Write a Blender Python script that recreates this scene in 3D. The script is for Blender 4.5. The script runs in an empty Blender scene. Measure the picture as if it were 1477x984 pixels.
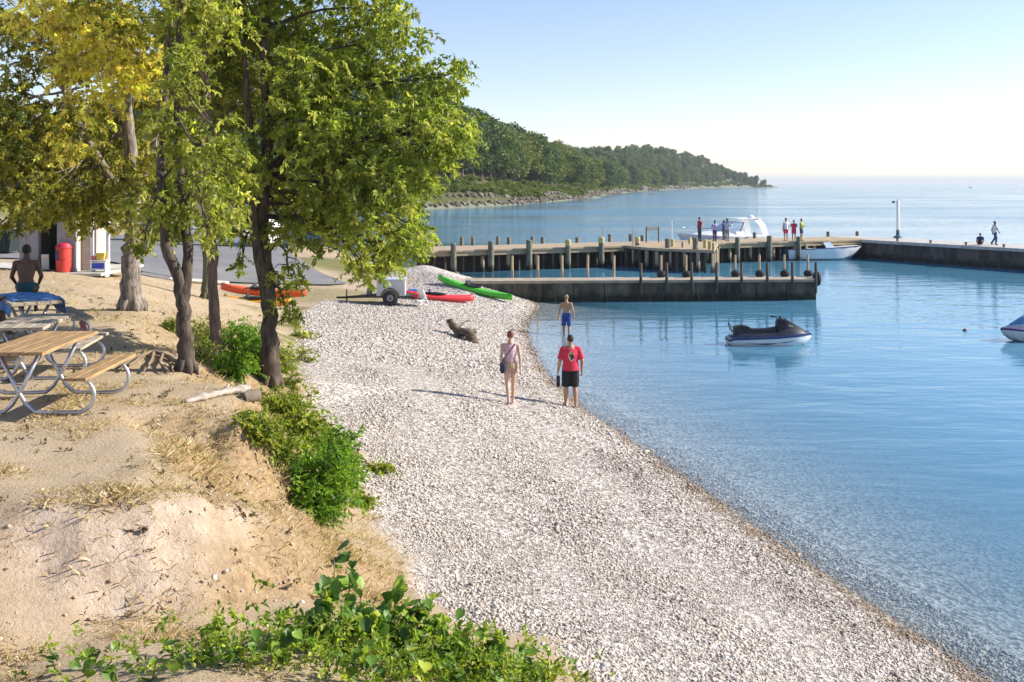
import bpy, bmesh, math, random
import numpy as np
from mathutils import Vector, Matrix
from mathutils.geometry import delaunay_2d_cdt

# ------------------------------------------------------------------ camera, sky, sun, exposure
SC = bpy.context.scene
COL = SC.collection
R = math.radians
F, H, CX, HY = 1450.0, 5.55, 738.5, 265.0      # photo focal length in pixels, eye height over the lake, principal column, horizon row
cam = bpy.data.cameras.new('camera')
cam.sensor_width = 36.0
cam.lens = F / 1477.0 * 36.0
cam.shift_y = -(492.0 - HY) / 1477.0
cam.clip_start = 0.1
cam.clip_end = 60000.0
cam_o = bpy.data.objects.new('camera', cam)
COL.objects.link(cam_o)
cam_o.location = (0, 0, H)
cam_o.rotation_euler = (R(90), 0, 0)
SC.camera = cam_o

SUN_EL = 30.0
SUN_AZ = 82.0                                   # degrees clockwise from +Y (view direction): the sun stands to the right, a little beyond
w = bpy.data.worlds.new('World')
SC.world = w
w.use_nodes = True
nt = w.node_tree
sky = nt.nodes.new('ShaderNodeTexSky')
sky.sky_type = 'NISHITA'
sky.sun_disc = False
sky.sun_elevation = R(SUN_EL)
sky.sun_rotation = R(SUN_AZ)
sky.altitude = 200
sky.air_density = 1.0
sky.dust_density = 0.1
sky.ozone_density = 1.0
bg = nt.nodes['Background']
tint = nt.nodes.new('ShaderNodeMix'); tint.data_type = 'RGBA'; tint.blend_type = 'MULTIPLY'; tint.inputs['Factor'].default_value = 1.0
tint.inputs[7].default_value = (1.03, 0.965, 1.07, 1)          # white balance of the clear sky
nt.links.new(sky.outputs[0], tint.inputs[6]); nt.links.new(tint.outputs[2], bg.inputs[0])
bg.inputs[1].default_value = 0.088
sd = bpy.data.lights.new('sun', 'SUN')
sd.energy = 4.2
sd.angle = R(0.5)
sd.color = (1.0, 0.93, 0.82)
sun = bpy.data.objects.new('sun', sd)
COL.objects.link(sun)
tosun = Vector((math.sin(R(SUN_AZ)) * math.cos(R(SUN_EL)), math.cos(R(SUN_AZ)) * math.cos(R(SUN_EL)), math.sin(R(SUN_EL))))
sun.rotation_euler = tosun.to_track_quat('Z', 'Y').to_euler()
SC.view_settings.view_transform = 'Standard'
SC.view_settings.look = 'None'
SC.view_settings.gamma = 1.0
SC.view_settings.use_curve_mapping = False
SC.view_settings.exposure = 1.0
SC.render.engine = 'CYCLES'
SC.cycles.max_bounces = 8
SC.cycles.diffuse_bounces = 3
SC.cycles.glossy_bounces = 3
SC.cycles.transparent_max_bounces = 12
SC.cycles.transmission_bounces = 4
SC.cycles.caustics_reflective = False
SC.cycles.caustics_refractive = False
SC.cycles.use_denoising = True
SC.cycles.sample_clamp_indirect = 6.0

# ------------------------------------------------------------------ helpers
random.seed(5)
RNG = np.random.default_rng(11)

def at(px, py, z):                              # photo pixel + known height -> world point
    d = F * (H - z) / (py - HY)
    return ((px - CX) / F * d, d, z)

def atd(px, py, d):                             # photo pixel + known distance -> world point
    return ((px - CX) / F * d, d, H - (py - HY) * d / F)

def fract(a):
    return a - np.floor(a)

def hash2(ix, iy, seed):
    return fract(np.sin(ix * 127.1 + iy * 311.7 + seed * 74.7) * 43758.5453)

def vnoise(x, y, seed=0.0):
    ix, iy = np.floor(x), np.floor(y)
    fx, fy = x - ix, y - iy
    fx = fx * fx * (3 - 2 * fx)
    fy = fy * fy * (3 - 2 * fy)
    a = hash2(ix, iy, seed); b = hash2(ix + 1, iy, seed)
    c = hash2(ix, iy + 1, seed); d = hash2(ix + 1, iy + 1, seed)
    return a + (b - a) * fx + (c - a) * fy + (a - b - c + d) * fx * fy - 0.5

def fbm(x, y, seed=0.0, octv=4):
    s, a = 0.0, 1.0
    for o in range(octv):
        s = s + a * vnoise(x, y, seed + o * 3.3)
        x = x * 2.03 + 1.7; y = y * 2.03 + 5.1; a *= 0.5
    return s

def smooth01(t):
    t = np.clip(t, 0, 1)
    return t * t * (3 - 2 * t)

# --- materials
MATS = {}
def nodes_of(m):
    m.use_nodes = True
    return m.node_tree

def pm(name, col, rough=0.6, var=0.18, scale=6.0, bump=0.0, bscale=30.0, metal=0.0, col2=None, stretch=(1, 1, 1), spec=0.4, coat=0.0):
    """procedural material: base colour drifting between two tones, optional fine relief"""
    if name in MATS:
        return MATS[name]
    m = bpy.data.materials.new(name)
    t = nodes_of(m)
    N, L = t.nodes, t.links
    b = N['Principled BSDF']
    b.inputs['Roughness'].default_value = rough
    b.inputs['Metallic'].default_value = metal
    b.inputs['Specular IOR Level'].default_value = spec
    b.inputs['Coat Weight'].default_value = coat
    tc = N.new('ShaderNodeTexCoord')
    mp = N.new('ShaderNodeMapping')
    mp.inputs['Scale'].default_value = stretch
    L.new(tc.outputs['Object'], mp.inputs[0])
    no = N.new('ShaderNodeTexNoise')
    no.inputs['Scale'].default_value = scale
    no.inputs['Detail'].default_value = 5
    no.inputs['Roughness'].default_value = 0.62
    L.new(mp.outputs[0], no.inputs['Vector'])
    cr = N.new('ShaderNodeValToRGB')
    a = [max(0, c * (1 - var)) for c in col]
    c2 = [min(1, c * (1 + var)) for c in (col2 or col)]
    cr.color_ramp.elements[0].position = 0.32
    cr.color_ramp.elements[1].position = 0.68
    cr.color_ramp.elements[0].color = (*a, 1)
    cr.color_ramp.elements[1].color = (*c2, 1)
    L.new(no.outputs[0], cr.inputs[0])
    L.new(cr.outputs[0], b.inputs['Base Color'])
    if bump:
        n2 = N.new('ShaderNodeTexNoise')
        n2.inputs['Scale'].default_value = bscale
        n2.inputs['Detail'].default_value = 4
        L.new(mp.outputs[0], n2.inputs['Vector'])
        bu = N.new('ShaderNodeBump')
        bu.inputs['Strength'].default_value = bump
        bu.inputs['Distance'].default_value = 0.02
        L.new(n2.outputs[0], bu.inputs['Height'])
        L.new(bu.outputs[0], b.inputs['Normal'])
    MATS[name] = m
    return m

def attr_mat(name, rough=0.8, trans=0.0, spec=0.3, var=0.0, vscale=20.0):
    """colour from the mesh's 'col' attribute (each stone's or leaf's own colour); trans = light let through the blade"""
    m = bpy.data.materials.new(name)
    t = nodes_of(m)
    N, L = t.nodes, t.links
    b = N['Principled BSDF']
    b.inputs['Roughness'].default_value = rough
    b.inputs['Specular IOR Level'].default_value = spec
    at_ = N.new('ShaderNodeAttribute')
    at_.attribute_name = 'col'
    src = at_.outputs['Color']
    if var:
        tc = N.new('ShaderNodeTexCoord')
        no = N.new('ShaderNodeTexNoise')
        no.inputs['Scale'].default_value = vscale
        no.inputs['Detail'].default_value = 3
        L.new(tc.outputs['Object'], no.inputs['Vector'])
        mr = N.new('ShaderNodeMapRange')
        mr.inputs[3].default_value = 1 - var
        mr.inputs[4].default_value = 1 + var
        L.new(no.outputs[0], mr.inputs[0])
        mx = N.new('ShaderNodeMix'); mx.data_type = 'RGBA'; mx.blend_type = 'MULTIPLY'
        mx.inputs['Factor'].default_value = 1
        L.new(src, mx.inputs[6]); L.new(mr.outputs[0], mx.inputs[7])
        src = mx.outputs[2]
    L.new(src, b.inputs['Base Color'])
    if trans:
        tr = N.new('ShaderNodeBsdfTranslucent')
        mul = N.new('ShaderNodeMix'); mul.data_type = 'RGBA'; mul.blend_type = 'MULTIPLY'
        mul.inputs['Factor'].default_value = 1
        mul.inputs[7].default_value = (1.4, 1.55, 0.65, 1)
        L.new(src, mul.inputs[6])
        L.new(mul.outputs[2], tr.inputs[0])
        ms = N.new('ShaderNodeMixShader')
        ms.inputs[0].default_value = trans
        L.new(b.outputs[0], ms.inputs[1]); L.new(tr.outputs[0], ms.inputs[2])
        L.new(ms.outputs[0], N['Material Output'].inputs[0])
    return m

# --- object helpers
def link(o, parent=None):
    COL.objects.link(o)
    if parent is not None:
        o.parent = parent
    return o

def tag(o, label=None, cat=None, group=None, kind=None):
    if label: o['label'] = label
    if cat: o['category'] = cat
    if group: o['group'] = group
    if kind: o['kind'] = kind
    return o

def thing(name, label, cat, loc=(0, 0, 0), rz=0.0, group=None):
    o = bpy.data.objects.new(name, None)
    o.empty_display_size = 0.2
    link(o)
    o.location = loc
    o.rotation_euler = (0, 0, rz)
    return tag(o, label, cat, group)

def mesh_np(name, verts, faces, mat, parent=None, cols=None, smooth=False):
    """one mesh from numpy arrays; faces is (M,k)"""
    verts = np.asarray(verts, np.float32); faces = np.asarray(faces, np.int32)
    me = bpy.data.meshes.new(name)
    k = faces.shape[1]; M = len(faces)
    me.vertices.add(len(verts)); me.vertices.foreach_set('co', verts.ravel())
    me.loops.add(M * k); me.loops.foreach_set('vertex_index', faces.ravel())
    me.polygons.add(M)
    me.polygons.foreach_set('loop_start', np.arange(0, M * k, k, dtype=np.int32))
    me.polygons.foreach_set('loop_total', np.full(M, k, np.int32))
    me.polygons.foreach_set('use_smooth', np.full(M, bool(smooth)))
    if cols is not None:
        a = me.attributes.new('col', 'FLOAT_COLOR', 'POINT')
        c = np.ones((len(verts), 4), np.float32); c[:, :3] = cols
        a.data.foreach_set('color', c.ravel())
    me.update(calc_edges=True)
    me.materials.append(mat)
    o = bpy.data.objects.new(name, me)
    return link(o, parent)

class MB:
    """collects shapes; build() links them as one mesh"""
    def __init__(s):
        s.v = []; s.f = []
    def add(s, vs, fs):
        n = len(s.v)
        s.v += [tuple(v) for v in vs]
        s.f += [tuple(i + n for i in f) for f in fs]
        return s
    def box(s, c, size, rz=0.0, rx=0.0, ry=0.0):
        hx, hy, hz = [q / 2 for q in size]
        M = Matrix.Translation(c) @ Matrix.Rotation(rz, 4, 'Z') @ Matrix.Rotation(ry, 4, 'Y') @ Matrix.Rotation(rx, 4, 'X')
        vs = [M @ Vector((sx * hx, sy * hy, sz * hz)) for sz in (-1, 1) for sx, sy in ((-1, -1), (1, -1), (1, 1), (-1, 1))]
        return s.add(vs, [(3, 2, 1, 0), (4, 5, 6, 7), (0, 1, 5, 4), (1, 2, 6, 5), (2, 3, 7, 6), (3, 0, 4, 7)])
    def tube(s, pts, rad, n=8, closed=False):
        pts = [Vector(p) for p in pts]
        rs = rad if isinstance(rad, (list, tuple)) else [rad] * len(pts)
        rings = []
        ref = None
        for i, p in enumerate(pts):
            if closed:
                t = (pts[(i + 1) % len(pts)] - pts[i - 1]).normalized()
            else:
                t = (pts[min(i + 1, len(pts) - 1)] - pts[max(i - 1, 0)]).normalized()
            if ref is None:
                ref = Vector((0, 0, 1)) if abs(t.z) < 0.9 else Vector((1, 0, 0))
            u = (ref - t * ref.dot(t)).normalized()
            ref = u
            v = t.cross(u)
            rings.append([p + (u * math.cos(a) + v * math.sin(a)) * rs[i] for a in [2 * math.pi * k / n for k in range(n)]])
        return s.loft(rings, closed=closed)
    def loft(s, rings, closed=False, caps=True):
        n = len(rings[0]); m = len(rings)
        vs = [p for r in rings for p in r]
        fs = []
        for i in range(m if closed else m - 1):
            a, b = i * n, ((i + 1) % m) * n
            for k in range(n):
                k2 = (k + 1) % n
                fs.append((a + k, a + k2, b + k2, b + k))
        if caps and not closed:
            fs.append(tuple(range(n - 1, -1, -1)))
            fs.append(tuple((m - 1) * n + k for k in range(n)))
        return s.add(vs, fs)
    def lathe(s, prof, c=(0, 0, 0), n=16, axis='Z'):
        rings = []
        for r, h in prof:
            ring = []
            for k in range(n):
                a = 2 * math.pi * k / n
                p = (r * math.cos(a), r * math.sin(a), h)
                if axis == 'Y': p = (p[0], p[2], -p[1])
                if axis == 'X': p = (p[2], p[0], p[1])
                ring.append(Vector(p) + Vector(c))
            rings.append(ring)
        return s.loft(rings)
    def prism(s, poly, z0, z1):
        n = len(poly)
        vs = [(x, y, z0) for x, y in poly] + [(x, y, z1) for x, y in poly]
        fs = [tuple(range(n - 1, -1, -1)), tuple(range(n, 2 * n))]
        fs += [(k, (k + 1) % n, n + (k + 1) % n, n + k) for k in range(n)]
        return s.add(vs, fs)
    def build(s, name, mat, parent=None, smooth=False, bevel=0.0, loc=None, fix=True):
        me = bpy.data.meshes.new(name)
        me.from_pydata(s.v, [], s.f)
        if fix or bevel:
            bm = bmesh.new(); bm.from_mesh(me)
            bmesh.ops.recalc_face_normals(bm, faces=bm.faces)
            if bevel:
                es = [e for e in bm.edges if len(e.link_faces) == 2 and e.calc_face_angle(0) > 0.6]
                bmesh.ops.bevel(bm, geom=es, offset=bevel, segments=2, profile=0.6, affect='EDGES', clamp_overlap=True)
            bm.to_mesh(me); bm.free()
        if smooth:
            me.polygons.foreach_set('use_smooth', [True] * len(me.polygons))
            if smooth != 'all':
                me.set_sharp_from_angle(angle=R(38))
        me.materials.append(mat)
        o = bpy.data.objects.new(name, me)
        link(o, parent)
        if loc is not None: o.location = loc
        return o

def copy_tree(o, parent=None):
    c = o.copy()
    COL.objects.link(c)
    c.parent = parent
    for ch in o.children:
        copy_tree(ch, c)
    return c
# ------------------------------------------------------------------ terrain: one sheet, lake bed included
SHORE = [(9.5, -60), (8.2, -20), (7.2, -4), (6.3, 5)]
SHORE += [at(px, py, 0)[:2] for px, py in [(1420, 984), (1250, 870), (1130, 790), (1000, 700), (920, 645), (840, 590), (790, 545), (765, 505), (757, 475), (765, 455), (772, 440)]]
SHORE += [(0.9, 50.5), (-0.6, 53.5), (-2.8, 57.5), (-3.9, 60), (-7, 64), (-13, 78), (-22, 105), (-31, 150), (-29, 195)]
NS = len(SHORE)
FAR = [(-21.6, 212), (-3, 251), (16, 325), (34, 400), (42, 475), (66, 600), (94, 731), (138, 895), (205, 1120), (285, 1330), (375, 1450)]
SHORE += FAR + [(385, 1500), (350, 1700), (250, 2300), (-400, 3600), (-4000, 6000)]
SH = np.array(SHORE)
LANDPOLY = np.vstack([SH, [(-9000, 6000), (-9000, -60)]])

def inside(poly, x, y):
    r = np.zeros(x.shape, bool)
    n = len(poly)
    for i in range(n):
        x0, y0 = poly[i]; x1, y1 = poly[(i + 1) % n]
        if y0 == y1: continue
        c = (y0 > y) != (y1 > y)
        r ^= c & (x < (x1 - x0) * (y - y0) / (y1 - y0) + x0)
    return r

def pdist(line, x, y):
    d = np.full(x.shape, 1e9)
    for (x0, y0), (x1, y1) in zip(line[:-1], line[1:]):
        dx, dy = x1 - x0, y1 - y0
        t = np.clip(((x - x0) * dx + (y - y0) * dy) / (dx * dx + dy * dy), 0, 1)
        d = np.minimum(d, np.hypot(x - x0 - t * dx, y - y0 - t * dy))
    return d

CP = []                                         # land control points (x, y, z)
def dense(line, z, step):
    for (x0, y0), (x1, y1) in zip(line[:-1], line[1:]):
        n = max(1, int(math.hypot(x1 - x0, y1 - y0) / step))
        for k in range(n):
            CP.append((x0 + (x1 - x0) * k / n, y0 + (y1 - y0) * k / n, z))
dense(SHORE[:NS + 1], 0.0, 2.5)
FOOT_PX = [(800, 925, 1.1), (690, 900, 1.1), (600, 868, 1.05), (585, 800, 1.0), (530, 740, 1.0), (525, 670, 1.0), (490, 622, 1.0), (450, 590, 1.0), (436, 540, 1.0), (432, 500, 1.0), (440, 450, 1.0)]
CP += [at(*q) for q in FOOT_PX]
CP += [at(*q) for q in [
    (470, 432, 0.95), (540, 437, 0.8), (600, 437, 0.7), (680, 425, 0.72), (735, 432, 0.5), (700, 700, 0.6), (760, 800, 0.62), (620, 560, 0.75), (600, 480, 0.72), (690, 470, 0.4),
    (500, 405, 1.0), (330, 402, 1.3), (200, 380, 2.0), (170, 352, 1.8), (400, 352, 1.3), (500, 372, 1.2),
    (610, 379, 1.65), (585, 386, 1.35), (640, 392, 0.9), (560, 398, 1.0), (545, 384, 1.1),
    # plateau under the trees
    (190, 445, 2.85), (100, 410, 2.85), (60, 388, 2.85), (160, 394, 2.55), (205, 398, 1.75), (250, 410, 1.5), (300, 421, 1.2), (345, 438, 0.95),
    (240, 455, 2.7), (300, 462, 2.25), (350, 470, 1.7), (400, 475, 1.2), (0, 445, 2.85), (0, 530, 2.85), (120, 500, 2.85), (150, 600, 2.85), (20, 640, 2.85),
    (230, 500, 2.82), (268, 538, 2.72), (312, 522, 2.4), (350, 520, 2.0), (390, 557, 1.85), (415, 545, 1.4), (225, 545, 2.84), (330, 555, 2.8), (345, 582, 2.78),
    (330, 607, 2.75), (368, 572, 2.7), (390, 605, 2.15), (420, 640, 1.75), (455, 700, 1.38), (475, 752, 1.25),
    (210, 622, 2.85), (235, 640, 2.62), (300, 652, 2.42), (350, 700, 2.1), (420, 760, 1.75), (500, 790, 1.35), (230, 672, 2.78), (180, 690, 2.86),
    # eroded bank and gully
    (-60, 716, 2.86), (0, 714, 2.86), (80, 716, 2.86), (150, 712, 2.86), (220, 716, 2.84), (290, 705, 2.78), (330, 730, 2.5),
    (0, 770, 2.66), (150, 770, 2.64), (280, 775, 2.5), (-60, 980, 2.15), (0, 975, 2.12), (150, 905, 2.1), (300, 888, 2.05), (400, 862, 1.9), (400, 752, 2.28), (480, 800, 1.7), (520, 860, 1.5), (560, 832, 1.28),
    (300, 955, 2.35), (450, 935, 2.2), (600, 935, 1.9), (750, 965, 1.5), (150, 975, 2.3), (300, 1060, 2.6), (0, 1080, 2.6), (500, 1060, 2.45), (800, 1060, 1.75)]]
CP += [(0, 0, 3.95), (-3, 0, 3.95), (-3, 3, 3.3), (0, 3, 3.05), (1.5, 5, 2.1), (2.2, 2.5, 2.2), (3.2, 0, 2.3), (-8, 0, 3.6), (-8, 6, 2.95), (-6, 6.5, 2.6), (-12, 8, 2.9), (-30, 0, 3.4), (-30, 20, 2.95), (-14, 18, 2.85),
       (-40, 33, 2.9), (-22, 33, 2.85), (-40, 48, 2.4), (-24, 48, 2.0), (-22, 70, 1.7), (-40, 75, 2.2), (-12, 66, 1.25), (-80, 60, 3), (-80, 110, 6), (-50, 110, 3), (-60, 150, 6), (-70, 200, 9),
       (-200, 0, 6), (-200, 100, 9), (-150, 250, 18), (0, -10, 4.2), (0, -60, 5), (-100, -60, 6), (5, -10, 2.0), (5.5, -40, 2), (4.6, 3, 1.3), (4.2, 6, 1.0),
       (-9000, -60, 30), (-9000, 6000, 40), (-2000, 1500, 40)]
# wooded shore across the bay: rocky bank, level path, rising ground
RIDGE = [27, 22, 15, 9, 10, 13, 19, 25, 36, 40, 14]
for i, (x, y) in enumerate(FAR):
    a = Vector(FAR[max(i - 1, 0)]); b = Vector(FAR[min(i + 1, len(FAR) - 1)])
    t = (b - a).normalized(); nx, ny = -t.y, t.x
    if i: dense([FAR[i - 1], (x, y)], 0.0, 25)
    for off, z in ((1.6, 2.2), (6, 5.0), (14, 6.0), (36, RIDGE[i] * 0.85), (70, RIDGE[i]), (200, RIDGE[i] * 0.8)):
        CP.append((x + nx * off, y + ny * off, z))
CP += [(375, 1450, 0), (385, 1500, 0), (350, 1700, 0), (250, 2300, 0), (-400, 3600, 0), (-4000, 6000, 0), (300, 1640, 8), (0, 2000, 20)]

def tri_interp(X, Y, cps):
    pts = {}
    for x, y, z in cps: pts[(round(x, 3), round(y, 3))] = z
    xy = [Vector(k) for k in pts]; zz = list(pts.values())
    vo, _, fo, ov, _, _ = delaunay_2d_cdt(xy, [], [], 0, 1e-5)
    zo = [zz[o[0]] if o else 0 for o in ov]
    xs, ys = X[0], Y[:, 0]
    Z = np.zeros(X.shape)
    for f in fo:
        (ax, ay), (bx, by), (cx, cy) = [vo[i] for i in f]
        za, zb, zc = [zo[i] for i in f]
        i0, i1 = np.searchsorted(xs, min(ax, bx, cx)), np.searchsorted(xs, max(ax, bx, cx), 'right')
        j0, j1 = np.searchsorted(ys, min(ay, by, cy)), np.searchsorted(ys, max(ay, by, cy), 'right')
        if i0 >= i1 or j0 >= j1: continue
        gx, gy = X[j0:j1, i0:i1], Y[j0:j1, i0:i1]
        det = (by - cy) * (ax - cx) + (cx - bx) * (ay - cy)
        if abs(det) < 1e-9: continue
        l1 = ((by - cy) * (gx - cx) + (cx - bx) * (gy - cy)) / det
        l2 = ((cy - ay) * (gx - cx) + (ax - cx) * (gy - cy)) / det
        l3 = 1 - l1 - l2
        m = (l1 >= -1e-6) & (l2 >= -1e-6) & (l3 >= -1e-6)
        sub = Z[j0:j1, i0:i1]
        sub[m] = (l1 * za + l2 * zb + l3 * zc)[m]
    return Z

def grow(a, b, step, ratio, cap):
    out = []; s = step; p = a; sg = 1 if b > a else -1
    while (p - b) * sg < 0:
        s = min(s * ratio, cap); p += s * sg; out.append(p)
    return out
xs = np.array(sorted(grow(-6.5, -8990, 0.10, 1.06, 900) + list(np.arange(-6.5, 6.5, 0.10)) + grow(6.5, 12000, 0.12, 1.1, 900)))
ys = np.array(sorted(grow(5.5, -59, 0.12, 1.15, 8) + list(np.arange(5.5, 19, 0.105)) + grow(19, 12000, 0.105, 1.02, 900)))
GX, GY = np.meshgrid(xs, ys)
LAND = inside(LANDPOLY, GX, GY)
DS = pdist(SHORE, GX, GY)
GZ = tri_interp(GX, GY, CP)
for _ in range(3):                              # soften the facets of the interpolation
    P = np.pad(GZ, 1, mode='edge')
    B = (P[:-2, 1:-1] + P[2:, 1:-1] + P[1:-1, :-2] + P[1:-1, 2:] + 2 * GZ) / 6
    GZ = np.where(GY < 90, B, GZ)
# zone masks: 1 = there
FOOT = [at(*q)[:2] for q in FOOT_PX]
BEACH = np.array([(6.3, 5), (1.9, 5)] + FOOT + [at(470, 432, .95)[:2], at(540, 440, .8)[:2], at(555, 424, .85)[:2], at(600, 408, .95)[:2], (-5.9, 47.2), (-6.2, 51), (-4.6, 58), (-3.9, 60)] + [tuple(p) for p in SH[18:3:-1]])
INB = inside(BEACH, GX, GY)
DB = pdist([tuple(p) for p in BEACH[1:len(BEACH) - 15]], GX, GY)
sgn = np.where(INB, DB, -DB) + 0.35 * fbm(GX * 1.3, GY * 1.3, 3) + 0.15 * fbm(GX * 5, GY * 5, 9)
GRAVEL = np.where(LAND, smooth01(sgn / 0.5 + 0.5), 1.0)
slope = np.hypot(np.gradient(GZ, axis=0) / np.gradient(ys)[:, None], np.gradient(GZ, axis=1) / np.gradient(xs)[None, :])
NEARM = smooth01((34 - GY) / 8) * smooth01((GX + 16) / 4)
# relief: lumps on the dirt bank, low swells on the beach
n1 = fbm(GX * 0.9, GY * 0.9, 1, 4); n2 = fbm(GX * 3.2, GY * 3.2, 2, 4); n3 = fbm(GX * 9, GY * 9, 4, 3)
bank = smooth01((slope - 0.22) / 0.5) * NEARM * (1 - GRAVEL)
rill = fbm(GX * 5.0 + GY * 1.2, GY * 0.9, 8, 3)
relief = 0.05 * n1 + 0.02 * n2 + bank * (0.05 * n2 + 0.028 * n3 + 0.10 * rill)
relief = relief * (1 - 0.55 * GRAVEL)
GZ = np.where(LAND & (GY < 120), GZ + relief * np.clip(DS / 1.5, 0, 1), GZ)
bed = -np.minimum(0.085 * DS + 0.0016 * DS ** 2, 9.0)
GZ = np.where(LAND, np.maximum(GZ, 0.003), bed + 0.01 * n2 * np.clip(DS, 0, 1))
# vegetation and bare-earth masks
BARE = np.clip(smooth01((slope - 0.30) / 0.35) * smooth01((GX + 9) / 2) * smooth01((-1.9 - GX + 0.6 * n1) / 0.8) * smooth01((9.6 - GY + 0.7 * n2) / 0.8) * smooth01((GY - 5.5) / 1.0), 0, 1)
d_foot = pdist(FOOT, GX, GY)
GREEN = smooth01((0.22 + 0.9 * n1 + 0.5 * n2 - 0.25 * d_foot) / 0.3) * (GY > 19) * (GY < 60)
far_green = smooth01((GY - 75) / 20)
lawn = pdist([at(455, 380, 1.2)[:2], at(560, 384, 1.2)[:2]], GX, GY)
GREEN = np.clip(np.maximum(GREEN, np.maximum(far_green, smooth01((4.0 - lawn) / 1.5))), 0, 1) * LAND
verge = smooth01((3.0 - pdist([at(420, 425, 1)[:2], at(545, 428, .9)[:2]], GX, GY)) / 1.5)
GREEN = np.maximum(GREEN, 0.6 * verge * LAND)

def ground_z(x, y):
    i = int(np.clip(np.searchsorted(xs, x) - 1, 0, len(xs) - 2)); j = int(np.clip(np.searchsorted(ys, y) - 1, 0, len(ys) - 2))
    tx = (x - xs[i]) / (xs[i + 1] - xs[i]); ty = (y - ys[j]) / (ys[j + 1] - ys[j])
    return float((GZ[j, i] * (1 - tx) + GZ[j, i + 1] * tx) * (1 - ty) + (GZ[j + 1, i] * (1 - tx) + GZ[j + 1, i + 1] * tx) * ty)

def sample(A, x, y):                            # vectorised bilinear lookup of a grid
    i = np.clip(np.searchsorted(xs, x) - 1, 0, len(xs) - 2); j = np.clip(np.searchsorted(ys, y) - 1, 0, len(ys) - 2)
    tx = (x - xs[i]) / (xs[i + 1] - xs[i]); ty = (y - ys[j]) / (ys[j + 1] - ys[j])
    return (A[j, i] * (1 - tx) + A[j, i + 1] * tx) * (1 - ty) + (A[j + 1, i] * (1 - tx) + A[j + 1, i + 1] * tx) * ty

def ray_ground(px, py):                         # where the sight line through a photo pixel meets the ground
    d = 4.0
    while d < 400:
        x, y, z = atd(px, py, d)
        if ground_z(x, y) >= z: break
        d += 0.04 if d < 60 else 0.5
    return x, d, ground_z(x, d)

def grid_faces(nx, ny):
    a = (np.arange(ny - 1)[:, None] * nx + np.arange(nx - 1)[None, :]).ravel()
    return np.stack([a, a + 1, a + 1 + nx, a + nx], 1)

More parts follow.
